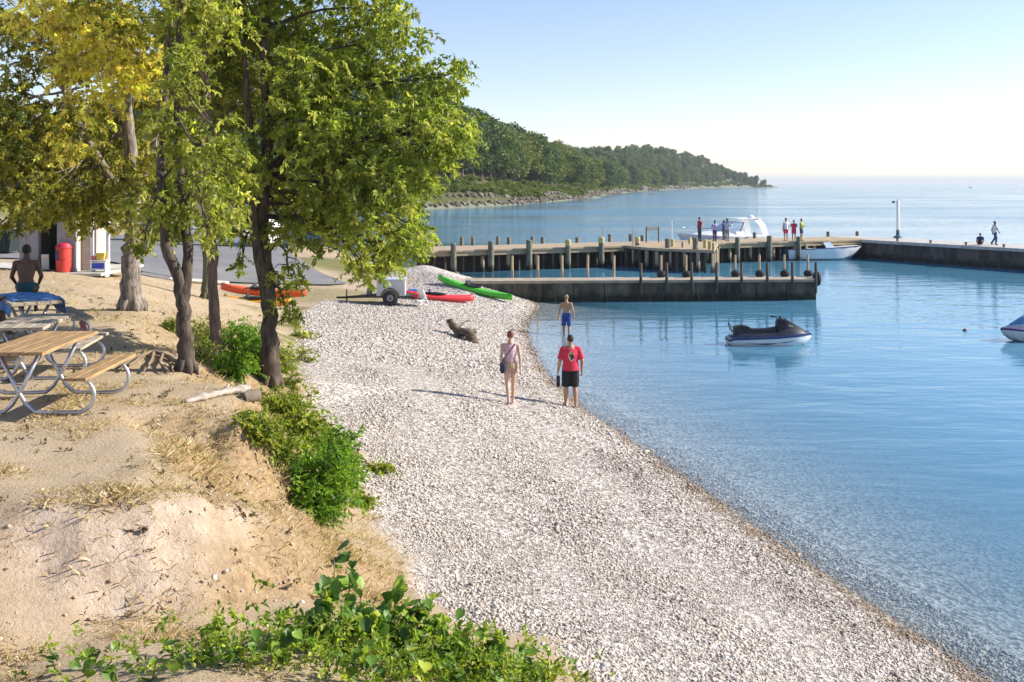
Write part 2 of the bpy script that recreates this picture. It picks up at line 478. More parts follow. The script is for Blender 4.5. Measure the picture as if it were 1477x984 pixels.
def ground_material():
    m = bpy.data.materials.new('ground_mix')
    t = nodes_of(m); N, L = t.nodes, t.links
    b = N['Principled BSDF']; b.inputs['Roughness'].default_value = 0.95; b.inputs['Specular IOR Level'].default_value = 0.15
    tc = N.new('ShaderNodeTexCoord')
    def noise(sc, det=5, rough=0.6):
        n = N.new('ShaderNodeTexNoise'); n.inputs['Scale'].default_value = sc; n.inputs['Detail'].default_value = det; n.inputs['Roughness'].default_value = rough
        L.new(tc.outputs['Object'], n.inputs['Vector']); return n.outputs[0]
    def ramp(src, stops):
        r = N.new('ShaderNodeValToRGB'); e = r.color_ramp.elements
        while len(e) < len(stops): e.new(0.5)
        for q, (p, c) in zip(e, stops): q.position = p; q.color = (*c, 1)
        L.new(src, r.inputs[0]); return r.outputs[0]
    def mix(f, a, b_):
        x = N.new('ShaderNodeMix'); x.data_type = 'RGBA'
        L.new(f, x.inputs['Factor']); L.new(a, x.inputs[6]); L.new(b_, x.inputs[7]); return x.outputs[2]
    def attr(n):
        a = N.new('ShaderNodeAttribute'); a.attribute_name = n; return a.outputs['Fac']
    vor = N.new('ShaderNodeTexVoronoi'); vor.inputs['Scale'].default_value = 16; L.new(tc.outputs['Object'], vor.inputs['Vector'])
    sep = N.new('ShaderNodeSeparateColor'); L.new(vor.outputs['Color'], sep.inputs[0])
    gravel = ramp(sep.outputs[0], [(0.0, (0.20, 0.17, 0.145)), (0.3, (0.42, 0.37, 0.33)), (0.75, (0.62, 0.57, 0.52)), (1.0, (0.74, 0.70, 0.65))])
    dry = mix(noise(3.0), ramp(noise(60, 3), [(0.3, (0.35, 0.26, 0.155)), (0.7, (0.56, 0.43, 0.285))]), ramp(noise(45, 3), [(0.3, (0.41, 0.315, 0.205)), (0.7, (0.62, 0.505, 0.36))]))
    bare = ramp(noise(5, 8, 0.7), [(0.3, (0.39, 0.29, 0.205)), (0.55, (0.57, 0.45, 0.34)), (0.75, (0.67, 0.56, 0.45))])
    green = mix(noise(0.8), ramp(noise(30, 3), [(0.3, (0.10, 0.11, 0.03)), (0.7, (0.20, 0.21, 0.07))]), ramp(noise(20, 3), [(0.3, (0.20, 0.17, 0.07)), (0.7, (0.33, 0.29, 0.13))]))
    bedc = N.new('ShaderNodeRGB'); bedc.outputs[0].default_value = (0.16, 0.20, 0.16, 1)
    patch = N.new('ShaderNodeMapRange'); patch.inputs[1].default_value = 0.48; patch.inputs[2].default_value = 0.68; patch.inputs[4].default_value = 0.65; L.new(noise(0.9, 6, 0.65), patch.inputs[0])
    dry = mix(patch.outputs[0], dry, ramp(noise(40, 4), [(0.3, (0.25, 0.175, 0.095)), (0.7, (0.43, 0.32, 0.19))]))
    scrub = ramp(noise(14, 6, 0.7), [(0.3, (0.22, 0.145, 0.075)), (0.7, (0.47, 0.34, 0.20))])
    c = mix(attr('bare'), mix(attr('scrub'), dry, scrub), bare)
    c = mix(attr('green'), c, green)
    floor_ = ramp(noise(0.3), [(0.3, (0.05, 0.055, 0.025)), (0.7, (0.12, 0.115, 0.05))])
    c = mix(attr('forest'), c, floor_)
    c = mix(attr('gravel'), c, gravel)
    wet = N.new('ShaderNodeMix'); wet.data_type = 'RGBA'; wet.blend_type = 'MULTIPLY'
    L.new(attr('wet'), wet.inputs['Factor']); L.new(c, wet.inputs[6]); wet.inputs[7].default_value = (0.62, 0.56, 0.48, 1)
    c = mix(attr('silt'), wet.outputs[2], bedc.outputs[0])
    L.new(c, b.inputs['Base Color'])
    bu = N.new('ShaderNodeBump'); bu.inputs['Strength'].default_value = 0.8; bu.inputs['Distance'].default_value = 0.035
    hgt = N.new('ShaderNodeMath'); hgt.operation = 'ADD'
    vg = N.new('ShaderNodeMath'); vg.operation = 'MULTIPLY'; L.new(vor.outputs['Distance'], vg.inputs[0]); L.new(attr('gravel'), vg.inputs[1])
    L.new(noise(28, 6, 0.7), hgt.inputs[0]); L.new(vg.outputs[0], hgt.inputs[1])
    L.new(hgt.outputs[0], bu.inputs['Height']); L.new(bu.outputs[0], b.inputs['Normal'])
    return m

GRAVEL = np.where((GY > 90), 0.0, GRAVEL)
ground = mesh_np('ground', np.stack([GX.ravel(), GY.ravel(), GZ.ravel()], 1), grid_faces(len(xs), len(ys)), ground_material(), smooth=True)
tag(ground, 'dry grass bluff, pale gravel beach and lake bed', kind='structure')
WET = np.where(LAND, smooth01((0.42 + 0.5 * n2 + 0.4 * n1 - DS) / 0.5), np.clip(1 - DS / 0.5, 0.15, 1)) * (GY < 70)
SILT = np.where(LAND, 0, np.where(GY > 90, 1.0, smooth01((DS - 2.5) / 12)))
for nm, A in (('gravel', GRAVEL), ('bare', BARE), ('green', GREEN), ('wet', WET), ('forest', smooth01((GY - 110) / 40) * LAND), ('scrub', np.clip(bank * 1.2, 0, 1)), ('silt', SILT)):
    a = ground.data.attributes.new(nm, 'FLOAT', 'POINT')
    a.data.foreach_set('value', A.ravel().astype(np.float32))

# ------------------------------------------------------------------ lake
wx = np.array(sorted(list(np.arange(-6, 10, 0.35)) + grow(-6, -8900, 0.4, 1.12, 800) + grow(10, 14000, 0.4, 1.1, 900)))
wy = np.array(sorted(list(np.arange(4, 60, 0.4)) + grow(4, -58, 0.5, 1.2, 8) + grow(60, 14000, 0.5, 1.06, 900)))
WX, WY = np.meshgrid(wx, wy)
wd = -sample(GZ, np.clip(WX.ravel(), -8000, 11000), np.clip(WY.ravel(), -58, 11500))

def water_material():
    m = bpy.data.materials.new('lake_water')
    t = nodes_of(m); N, L = t.nodes, t.links
    N.remove(N['Principled BSDF'])
    tc = N.new('ShaderNodeTexCoord')
    def noise(sc, stretch, det=3, rough=0.55, rot=0.0):
        mp = N.new('ShaderNodeMapping'); mp.inputs['Scale'].default_value = stretch; mp.inputs['Rotation'].default_value = (0, 0, rot)
        L.new(tc.outputs['Object'], mp.inputs[0])
        n = N.new('ShaderNodeTexNoise'); n.inputs['Scale'].default_value = sc; n.inputs['Detail'].default_value = det; n.inputs['Roughness'].default_value = rough
        L.new(mp.outputs[0], n.inputs['Vector']); return n.outputs[0]
    def math_(op, a, b_, clamp=False):
        x = N.new('ShaderNodeMath'); x.operation = op; x.use_clamp = clamp
        for i, q in enumerate((a, b_)):
            if isinstance(q, (int, float)): x.inputs[i].default_value = q
            else: L.new(q, x.inputs[i])
        return x.outputs[0]
    h = math_('ADD', math_('MULTIPLY', noise(2.6, (0.3, 1.0, 1), 3, 0.5, 0.12), 0.6), math_('MULTIPLY', noise(0.55, (0.6, 1.0, 1), 2, 0.5, -0.2), 1.6))
    h = math_('ADD', h, math_('MULTIPLY', noise(9.0, (0.4, 1.0, 1), 2, 0.5, 0.1), 0.10))
    # wind patches: long streaks of ruffled and smooth water
    ruff = N.new('ShaderNodeMapRange'); ruff.inputs[1].default_value = 0.38; ruff.inputs[2].default_value = 0.64; ruff.inputs[3].default_value = 0.10; ruff.inputs[4].default_value = 0.36
    L.new(noise(0.035, (0.35, 1.0, 1), 4, 0.6, 0.08), ruff.inputs[0])
    bu = N.new('ShaderNodeBump'); bu.inputs['Distance'].default_value = 0.12
    sy_ = N.new('ShaderNodeSeparateXYZ'); L.new(tc.outputs['Object'], sy_.inputs[0])
    opn = N.new('ShaderNodeMapRange'); opn.inputs[1].default_value = 66; opn.inputs[2].default_value = 150; opn.inputs[3].default_value = 1.0; opn.inputs[4].default_value = 5.5
    L.new(sy_.outputs['Y'], opn.inputs[0])           # the open lake beyond the pier is rougher than the sheltered basin
    L.new(math_('MULTIPLY', ruff.outputs[0], opn.outputs[0]), bu.inputs['Strength']); L.new(h, bu.inputs['Height'])
    fr = N.new('ShaderNodeFresnel'); L.new(bu.outputs[0], fr.inputs['Normal'])
    ge = N.new('ShaderNodeNewGeometry')          # same air-water boundary seen from above and below (light passes straight through)
    L.new(math_('SUBTRACT', 1.333, math_('MULTIPLY', ge.outputs['Backfacing'], 1.333 - 1 / 1.333)), fr.inputs['IOR'])
    gl = N.new('ShaderNodeBsdfGlossy'); gl.inputs['Roughness'].default_value = 0.06; gl.inputs['Color'].default_value = (0.96, 0.98, 1, 1); L.new(bu.outputs[0], gl.inputs['Normal'])
    tr = N.new('ShaderNodeBsdfTransparent'); tr.inputs[0].default_value = (0.84, 0.92, 0.95, 1)
    df = N.new('ShaderNodeBsdfDiffuse'); df.inputs[0].default_value = (0.085, 0.26, 0.39, 1)     # light scattered back by the lake water itself
    da = N.new('ShaderNodeAttribute'); da.attribute_name = 'water_depth'
    turb = math_('SUBTRACT', 1.0, math_('POWER', 0.10, math_('MAXIMUM', da.outputs['Fac'], 0.0)), True)
    body = N.new('ShaderNodeMixShader'); L.new(turb, body.inputs[0]); L.new(tr.outputs[0], body.inputs[1]); L.new(df.outputs[0], body.inputs[2])
    ms = N.new('ShaderNodeMixShader'); L.new(fr.outputs[0], ms.inputs[0]); L.new(body.outputs[0], ms.inputs[1]); L.new(gl.outputs[0], ms.inputs[2])
    L.new(ms.outputs[0], N['Material Output'].inputs[0])
    return m
wf = grid_faces(len(wx), len(wy))
keep = (wd[wf] > -0.6).any(axis=1)
lake = mesh_np('lake_water', np.stack([WX.ravel(), WY.ravel(), np.zeros(WX.size)], 1), wf[keep], water_material(), smooth=True)
bmw = bmesh.new(); bmw.from_mesh(lake.data)
bmesh.ops.delete(bmw, geom=[v for v in bmw.verts if not v.link_faces], context='VERTS'); bmw.to_mesh(lake.data); bmw.free()
tag(lake, 'clear blue lake water with small ripples', kind='structure')
a = lake.data.attributes.new('water_depth', 'FLOAT', 'POINT')
vv = np.empty(len(lake.data.vertices) * 3, np.float32); lake.data.vertices.foreach_get('co', vv); vv = vv.reshape(-1, 3)
a.data.foreach_set('value', (-sample(GZ, np.clip(vv[:, 0], -8000, 11000), np.clip(vv[:, 1], -58, 11500))).astype(np.float32))
# ------------------------------------------------------------------ asphalt lot
asphalt = pm('asphalt', (0.21, 0.205, 0.20), 0.9, 0.16, 0.6, 0.4, 60)
concrete = pm('pale_concrete', (0.50, 0.47, 0.42), 0.85, 0.2, 3, 0.3, 40)
def draped(name, poly, lift, mat, step=0.8):
    P = np.array(poly)
    gx = np.arange(P[:, 0].min(), P[:, 0].max() + step, step); gy = np.arange(P[:, 1].min(), P[:, 1].max() + step, step)
    X, Y = np.meshgrid(gx, gy)
    f = grid_faces(len(gx), len(gy))
    cx = X.ravel()[f].mean(1); cy = Y.ravel()[f].mean(1)
    f = f[inside(P, cx, cy)]
    used, inv = np.unique(f, return_inverse=True)
    x, y = X.ravel()[used].copy(), Y.ravel()[used].copy()
    rim = np.bincount(inv.ravel(), minlength=len(used)) < 4
    for i in np.where(rim)[0]:                   # pull the rim onto the true outline
        best = None
        for a, b in zip(P, np.roll(P, -1, 0)):
            t = np.clip(((x[i] - a[0]) * (b[0] - a[0]) + (y[i] - a[1]) * (b[1] - a[1])) / ((b - a) @ (b - a)), 0, 1)
            q = a + (b - a) * t; dd_ = math.hypot(q[0] - x[i], q[1] - y[i])
            if best is None or dd_ < best[0]: best = (dd_, q)
        x[i], y[i] = best[1]
    z = np.maximum.reduce([sample(GZ, x + a, y + b) for a in (-.4, 0, .4) for b in (-.4, 0, .4)]) + lift
    return mesh_np(name, np.stack([x, y, z], 1), inv.reshape(f.shape), mat, smooth=True)
lotp = [at(*q)[:2] for q in [(505, 410, 1.0), (440, 413, 1.05), (330, 409, 1.25), (245, 404, 1.55), (205, 396, 1.75)]] + [(-18.5, 45), (-40, 50), (-60, 60), (-60, 82), (-24, 80), (-15, 70), (-13.2, 60), (-10.2, 50.5)]
lot = tag(draped('parking_lot', lotp, 0.03, asphalt, 0.5), 'worn grey asphalt lot behind the trees', kind='structure')
pathp = [(-60, 36.6), (-15.6, 36.6), (-15.6, 39.6), (-60, 39.6)]
tag(draped('footpath', pathp, 0.03, concrete, 0.6), 'pale concrete footpath beyond the kiosk', kind='structure')
kerb = MB()
kp = [at(*q)[:2] for q in [(330, 410.5, 1.25), (245, 405.5, 1.55), (205, 397.5, 1.75)]]
for a, b in zip(kp[:-1], kp[1:]):
    a3 = Vector((*a, ground_z(*a) + 0.04)); b3 = Vector((*b, ground_z(*b) + 0.04))
    kerb.tube([a3, b3], 0.1, 4)
tag(kerb.build('kerb', concrete), 'white concrete kerb along the lot', kind='structure')

# ------------------------------------------------------------------ tall wooden pier
wood_deck = pm('weathered_deck_wood', (0.42, 0.32, 0.21), 0.85, 0.25, 2.0, 0.3, 30, stretch=(1, 5, 1))
wood_dark = pm('wet_dark_timber', (0.055, 0.045, 0.035), 0.8, 0.45, 3, 0.4, 30, col2=(0.10, 0.08, 0.06), stretch=(3, 3, 0.6))
wood_post = pm('grey_green_timber', (0.10, 0.11, 0.085), 0.85, 0.35, 4, 0.4, 30, col2=(0.19, 0.18, 0.13), stretch=(3, 3, 0.6))
wood_pale = pm('sun_bleached_timber', (0.40, 0.31, 0.20), 0.85, 0.25, 5, 0.3, 30, stretch=(3, 3, 0.5))
yellow_paint = pm('faded_yellow_paint', (0.52, 0.40, 0.12), 0.7, 0.25, 6, 0.2, 40, col2=(0.45, 0.42, 0.22))
steel_dark = pm('dark_sheet_steel', (0.055, 0.05, 0.045), 0.75, 0.5, 1.5, 0.3, 15, col2=(0.10, 0.085, 0.07), stretch=(1, 1, 0.35))
DZ = 1.4
PA, PB = Vector((-5.4, 61.83)), Vector((26.5, 75.0))
pd = (PB - PA).normalized(); pn = Vector((pd.y, -pd.x))        # pn points towards the beach
PL = (PB - PA).length
prz = math.atan2(pd.y, pd.x)
pier = thing('wooden_pier', 'long wooden pier on dark timber piles behind the low dock', 'pier', (PA.x, PA.y, 0), prz)
# local frame: x along the pier, y away from the beach
W = 4.2
MB().box((PL / 2, W / 2, DZ - 0.06), (PL + 0.4, W, 0.12)).build('deck', wood_deck, pier, bevel=0.01)
MB().box((PL / 2, 0.13, DZ - 0.25), (PL, 0.14, 0.24)).build('edge_beam', wood_pale, pier)
MB().box((PL / 2, W - 0.13, DZ - 0.25), (PL, 0.14, 0.24)).build('edge_beam', wood_dark, pier)
MB().box((PL / 2, 1.5, 0.1), (PL, 0.1, 2.1)).build('wave_screen', wood_dark, pier)
def pier_s(px, row=0.0):                         # distance along the pier of a photo column
    k = (px - CX) / F
    q = PA - pn * row
    return (k * q.y - q.x) / (pd.x - k * pd.y)
def pile(par, x, y, top, r, mat, n=10, bot=-2.5, cap=None):
    top += random.uniform(-.06, .06); r *= random.uniform(.88, 1.12)
    o = MB().lathe([(r, bot), (r * 0.97, (bot + top) / 2), (r * 0.94, top - 0.05), (r * 0.7, top)], (x, y, 0), n).build('pile', mat, par, smooth=True)
    if cap: MB().lathe([(r * 1.04, top - 0.38), (r * 1.04, top - 0.02), (r * 0.75, top + 0.03)], (x, y, 0), n).build('pile_cap', cap, o, smooth=True)
    return o
for px, top, cap in [(653, 1.85, None), (707, 1.9, None), (762, 1.92, None), (818, 1.95, yellow_paint), (866, 1.95, yellow_paint), (918, 1.9, yellow_paint), (1062, 1.8, None), (1108, 1.85, None), (1150, 1.8, None)]:
    pile(pier, pier_s(px), -0.14, top, 0.19, wood_post, 10, cap=cap)
for px in (632, 667, 683, 719, 735, 769, 784, 834, 881, 911, 928, 1090, 1196, 1238):
    pile(pier, pier_s(px, W), W + 0.13, 1.95 if px % 2 else 1.8, 0.15, wood_post, 8)
k = 0
for s in np.arange(0.8, PL - 1, 0.62):           # light face piles under the edge
    k += 1
    pile(pier, float(s) + random.uniform(-.08, .08), 0.3, DZ - 0.38, 0.085 if k % 3 else 0.13, wood_pale if k % 3 == 0 else wood_dark, 7)
# finger platform reaching towards the beach
P1 = [at(902, 354.5, DZ)[:2], at(945, 358.5, DZ)[:2], at(1030, 361.5, DZ)[:2], at(1036, 350.6, DZ)[:2]]
plat = thing('pier_platform', 'wooden landing platform with yellow posts jutting from the tall pier', 'platform', (P1[2][0], P1[2][1], 0))
loc = [(x - P1[2][0], y - P1[2][1]) for x, y in P1]
MB().prism(loc, DZ - 0.16, DZ + 0.012).build('deck', wood_deck, plat)
def along(a, b, n): return [(a[0] + (b[0] - a[0]) * t, a[1] + (b[1] - a[1]) * t) for t in np.linspace(0.03, 0.97, n)]
for j, (x, y) in enumerate(along(loc[1], loc[2], 9) + along(loc[0], loc[1], 5) + along(loc[2], loc[3], 9)):
    pile(plat, x, y - 0.02 if j < 9 else y, DZ - 0.17, 0.14 if j % 3 == 0 else 0.085, wood_dark if j % 2 else wood_pale, 8)
MB().box(((loc[1][0] + loc[2][0]) / 2, (loc[1][1] + loc[2][1]) / 2 + 1.0, 0.1), (3.2, 0.1, 2.0), math.atan2(loc[2][1] - loc[1][1], loc[2][0] - loc[1][0])).build('wave_screen', wood_dark, plat)
for px, yy, h, r, mt in [(963, 358, .62, .17, wood_post), (970, 356, .5, .13, yellow_paint), (985, 357, .35, .1, wood_pale), (1003, 360, .75, .17, wood_post), (1017, 358, .55, .13, yellow_paint), (1024, 360, .5, .13, yellow_paint), (995, 352, .45, .11, yellow_paint), (1029, 361, .45, .09, wood_pale)]:
    q = at(px, yy, DZ)
    MB().lathe([(r, DZ - 0.1), (r, DZ + h - 0.04), (r * 0.7, DZ + h)], (q[0] - P1[2][0], q[1] - P1[2][1], 0), 9).build('mooring_post', mt, plat, smooth=True)
# tall rod poles along the pier, each a thing
pole_mat = pm('grey_galvanised_pole', (0.35, 0.36, 0.37), 0.5, 0.15, 6, metal=0.5)
white_paint = pm('white_paint', (0.78, 0.78, 0.76), 0.5, 0.06, 4)
for px, ytop, lab in [(870, 325, 'thin grey pole rising beside a yellow capped pile on the pier'), (969, 318, 'tall thin white pole at the corner of the landing platform'), (913, 326, 'thin grey pole next to the sign frame on the pier')]:
    q = at(px, 353, DZ)
    h = (353 - ytop) * q[1] / F
    p_ = thing('marker_pole', lab, 'pole', q)
    MB().tube([(0, 0, 0), (0, 0, h)], 0.035, 7).build('pole', pole_mat if px != 969 else white_paint, p_, smooth=True)
    MB().lathe([(0.12, 0), (0.12, 0.03), (0.05, 0.05)], n=10).build('base_plate', pole_mat, p_)
q = at(941, 349.5, DZ)
sgn_ = thing('sign_frame', 'dark metal frame with a narrow sign board on top, standing on the pier', 'sign', q, prz)
for s in (-0.5, 0.5): MB().tube([(s, 0, 0), (s, 0, 1.1)], 0.045, 8).build('post', steel_dark, sgn_, smooth=True)
MB().box((0, 0, 0.95), (0.96, 0.05, 0.26)).build('sign_board', pm('grey_board', (0.22, 0.24, 0.25), 0.6), sgn_, bevel=0.008)

# ------------------------------------------------------------------ breakwater on the right
BA = Vector((26.3, 74.6)); BD = Vector((6.5, -10.3)).normalized()
BL = 30.0
brz = math.atan2(BD.y, BD.x)
brk = thing('breakwater', 'dark sheet steel breakwater with a pale concrete walkway on top', 'breakwater', (BA.x, BA.y, 0), brz)
n = 120; wav = [(i * BL / n, -0.07 if (i // 2) % 2 else 0.0) for i in range(n + 1)]
sb = MB(); vs = [(x - 4 + x * 4 / BL, y, z) for x, y in wav for z in (-3, DZ - 0.22)]
sb.add(vs, [(2 * i, 2 * i + 2, 2 * i + 3, 2 * i + 1) for i in range(n)])
sb.build('sheet_piling', steel_dark, brk)
MB().box((BL / 2 - 2, 1.85, -0.8), (BL + 4, 3.6, 3.9)).build('core_wall', steel_dark, brk)
MB().box((BL / 2 - 2, 1.75, DZ - 0.114), (BL + 4, 3.9, 0.22)).build('walkway', concrete, brk, bevel=0.02)
for i in range(7): MB().lathe([(0.08, DZ), (0.06, DZ + 0.12), (0.1, DZ + 0.16), (0.1, DZ + 0.2)], (2.6 + i * 2.7, 0.1, 0), 8).build('mooring_cleat', steel_dark, brk, smooth=True)

# lamp post on the breakwater
q = Vector(at(1295, 343.5, DZ))
lp = thing('light_pole', 'white light pole with a flared teal base on the breakwater', 'light pole', q)
teal = pm('teal_paint', (0.05, 0.14, 0.16), 0.6, 0.2)
MB().lathe([(0.34, 0), (0.30, 0.12), (0.14, 0.2), (0.12, 0.62)], n=12).build('base', teal, lp, smooth=True)
MB().lathe([(0.115, 0.6), (0.10, 2.8), (0.06, 2.85)], n=12).build('pole', white_paint, lp, smooth=True)
MB().tube([(0, 0, 2.72), (-0.2, 0, 2.8), (-0.34, 0, 2.78)], 0.03, 6).build('arm', white_paint, lp)
MB().lathe([(0.05, 0), (0.1, 0.02), (0.1, 0.12), (0.04, 0.18)], (-0.34, 0, 2.66), 10).build('lamp_head', teal, lp, smooth=True)
MB().tube([(0, 0, 2.8), (0, 0, 3.05)], 0.05, 8).build('finial', white_paint, lp)

# ------------------------------------------------------------------ low concrete dock
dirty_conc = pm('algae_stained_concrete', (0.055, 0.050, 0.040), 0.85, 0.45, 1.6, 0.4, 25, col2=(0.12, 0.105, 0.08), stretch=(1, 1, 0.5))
def stain(m, z0, z1, col, streak=True):
    # waterline algae and rust runs over a wall material
    t = m.node_tree; N, L = t.nodes, t.links; b = N['Principled BSDF']
    src = b.inputs['Base Color'].links[0].from_socket
    tc = N.new('ShaderNodeTexCoord'); sp = N.new('ShaderNodeSeparateXYZ'); L.new(tc.outputs['Object'], sp.inputs[0])
    no = N.new('ShaderNodeTexNoise'); no.inputs['Scale'].default_value = 3.0; L.new(tc.outputs['Object'], no.inputs['Vector'])
    ad = N.new('ShaderNodeMath'); ad.operation = 'MULTIPLY_ADD'; ad.inputs[1].default_value = -0.5; L.new(no.outputs[0], ad.inputs[0]); L.new(sp.outputs['Z'], ad.inputs[2])
    mr = N.new('ShaderNodeMapRange'); mr.inputs[1].default_value = z0 - .25; mr.inputs[2].default_value = z1 - .25; mr.inputs[3].default_value = 1; mr.inputs[4].default_value = 0; L.new(ad.outputs[0], mr.inputs[0])
    mx = N.new('ShaderNodeMix'); mx.data_type = 'RGBA'; L.new(mr.outputs[0], mx.inputs['Factor']); L.new(src, mx.inputs[6]); mx.inputs[7].default_value = (*col, 1)
    out = mx.outputs[2]
    if streak:
        mp = N.new('ShaderNodeMapping'); mp.inputs['Scale'].default_value = (4, 4, .25); L.new(tc.outputs['Object'], mp.inputs[0])
        n2 = N.new('ShaderNodeTexNoise'); n2.inputs['Scale'].default_value = 1.6; n2.inputs['Detail'].default_value = 6; L.new(mp.outputs[0], n2.inputs['Vector'])
        r2 = N.new('ShaderNodeMapRange'); r2.inputs[1].default_value = .56; r2.inputs[2].default_value = .72; r2.inputs[4].default_value = .75; L.new(n2.outputs[0], r2.inputs[0])
        m2 = N.new('ShaderNodeMix'); m2.data_type = 'RGBA'; L.new(r2.outputs[0], m2.inputs['Factor']); L.new(out, m2.inputs[6]); m2.inputs[7].default_value = (.17, .085, .04, 1)
        out = m2.outputs[2]
    L.new(out, b.inputs['Base Color'])
stain(dirty_conc, .15, .45, (.022, .028, .016)); stain(steel_dark, .2, .5, (.02, .024, .016)); stain(wood_pale, .2, .55, (.03, .03, .02), False); stain(wood_post, .2, .5, (.02, .024, .016), False)
DL = 17.3; DY0 = 46.9
DA = Vector((-2.9, 46.95)); DBv = Vector((14.55, 47.9)); drz = math.atan2(DBv.y - DA.y, DBv.x - DA.x); DLn = (DBv - DA).length
dock = thing('low_dock', 'low concrete dock with a dark stained wall and short posts', 'dock', (DA.x, DA.y, 0), drz)
MB().box((DLn / 2, 0.75, 0.93), (DLn, 1.5, 0.14)).build('deck', pm('weathered_concrete', (.38, .32, .24), .9, .2, 2, .3, 30), dock, bevel=0.02)
for i in range(12):                              # wall panels with open joints between
    wl = DLn / 12
    MB().box((wl * (i + 0.5), 0.78, -0.57), (wl - 0.03, 1.34, 2.86)).build('wall_panel', dirty_conc, dock, bevel=0.012)
def dock_s(px, row=0.0):
    k = (px - CX) / F
    d_ = Vector((math.cos(drz), math.sin(drz))); q = DA + Vector((-d_.y, d_.x)) * row
    return (k * q.y - q.x) / (d_.x - k * d_.y)
for px in (924, 961, 997, 1033, 1069, 1106, 1142, 1176):
    x = dock_s(px)
    MB().lathe([(0.07, 0.35), (0.07, 1.78), (0.05, 1.82)], (x, -0.075, 0), 8).build('post', wood_dark, dock, smooth=True)
BK = (739, 776, 811, 848, 886, 954, 990, 1061, 1096, 1132, 1166)
rubber = pm('black_rubber', (0.025, 0.025, 0.027), 0.8, 0.3, 12, 0.2, 60)
for i, px in enumerate(BK):
    x = dock_s(px, 1.5)
    MB().lathe([(0.065, -1), (0.06, 2.02), (0.04, 2.06)], (x, 1.58, 0), 8).build('post', wood_pale, dock, smooth=True)
dm = Matrix.Translation((DA.x, DA.y, 0)) @ Matrix.Rotation(drz, 4, 'Z')
def torus(c, R_, r_, axis='Y', n=18, m=8):
    pts = []
    for k in range(n):
        a = 2 * math.pi * k / n
        p = {'Y': (math.cos(a), 0, math.sin(a)), 'X': (0, math.cos(a), math.sin(a)), 'Z': (math.cos(a), math.sin(a), 0)}[axis]
        pts.append(Vector(c) + Vector(p) * R_)
    return MB().tube(pts, r_, m, closed=True)
tyre_proto = None
for px in (954, 990, 1061, 1096, 1132, 1166):
    p = dm @ Vector((dock_s(px, 1.36), 1.36, 1.0))
    if tyre_proto is None:
        tyre_proto = tag(torus((0, 0, 0.13), 0.2, 0.13, 'Z').build('tyre', rubber, smooth=True), 'black rubber tyre slumped at the foot of a pale post on the low dock', 'tyre', 'tyres on the low dock')
        o = tyre_proto
    else:
        o = tyre_proto.copy(); COL.objects.link(o)
    o.location = p; o.scale = (.7, .7, 1.15)
p = dm @ Vector((DLn + 0.14, 0.45, 0.98))
o = tag(torus((0, 0, 0), 0.24, 0.13, 'X').build('tyre', rubber, smooth=True), 'black rubber tyre hanging over the outer end of the low dock', 'tyre', 'tyres on the low dock'); o.location = p; o.rotation_euler = (0, 0, drz)
# ------------------------------------------------------------------ foliage tools
leaf_mat = attr_mat('leaf', 0.5, 0.45, 0.4)
far_leaf_mat = attr_mat('far_leaf', 0.7, 0.2, 0.2)
bark_dark = pm('dark_bark', (0.040, 0.030, 0.024), 0.9, 0.35, 5, 1.0, 22, col2=(0.11, 0.085, 0.065), stretch=(3, 3, 0.7))
bark_pale = pm('pale_bark', (0.10, 0.082, 0.068), 0.9, 0.35, 5, 1.0, 20, col2=(0.30, 0.25, 0.21), stretch=(3, 3, 0.6))

def unit(v):
    return v / np.maximum(np.linalg.norm(v, axis=-1, keepdims=True), 1e-9)

def leaves(pos, dirs, length, width, cols, rng):
    """one bent, pointed leaf (2 triangles pairs) per row: pos base, dirs towards the tip"""
    n = len(pos)
    d = unit(dirs)
    up = rng.normal(size=(n, 3)) * 0.55 + np.array([0, 0, 1.0])
    s = unit(np.cross(d, up)); u = np.cross(s, d)
    L_ = length[:, None]; W_ = width[:, None]
    v0 = pos; v1 = pos + d * L_ * 0.42 + s * W_ * 0.5 + u * W_ * 0.18; v2 = pos + d * L_ - u * L_ * 0.12; v3 = pos + d * L_ * 0.42 - s * W_ * 0.5 + u * W_ * 0.18
    V = np.stack([v0, v1, v2, v3], 1).reshape(-1, 3)
    b = np.arange(n)[:, None] * 4
    Fa = np.concatenate([b + np.array([0, 1, 2]), b + np.array([0, 2, 3])], 0)
    C = np.repeat(cols, 4, 0)
    return V, Fa, C

def tints(n, rng, base, alt, jit=0.3, mixp=0.3):
    base = np.array(base); alt = np.array(alt)
    t = rng.random(n)[:, None] ** (1 / max(mixp, 1e-3)) if mixp < 1 else rng.random(n)[:, None]
    c = base * (1 - t) + alt * t
    return np.clip(c * (1 + jit * rng.normal(size=(n, 1)) * 0.6), 0.004, 0.9)

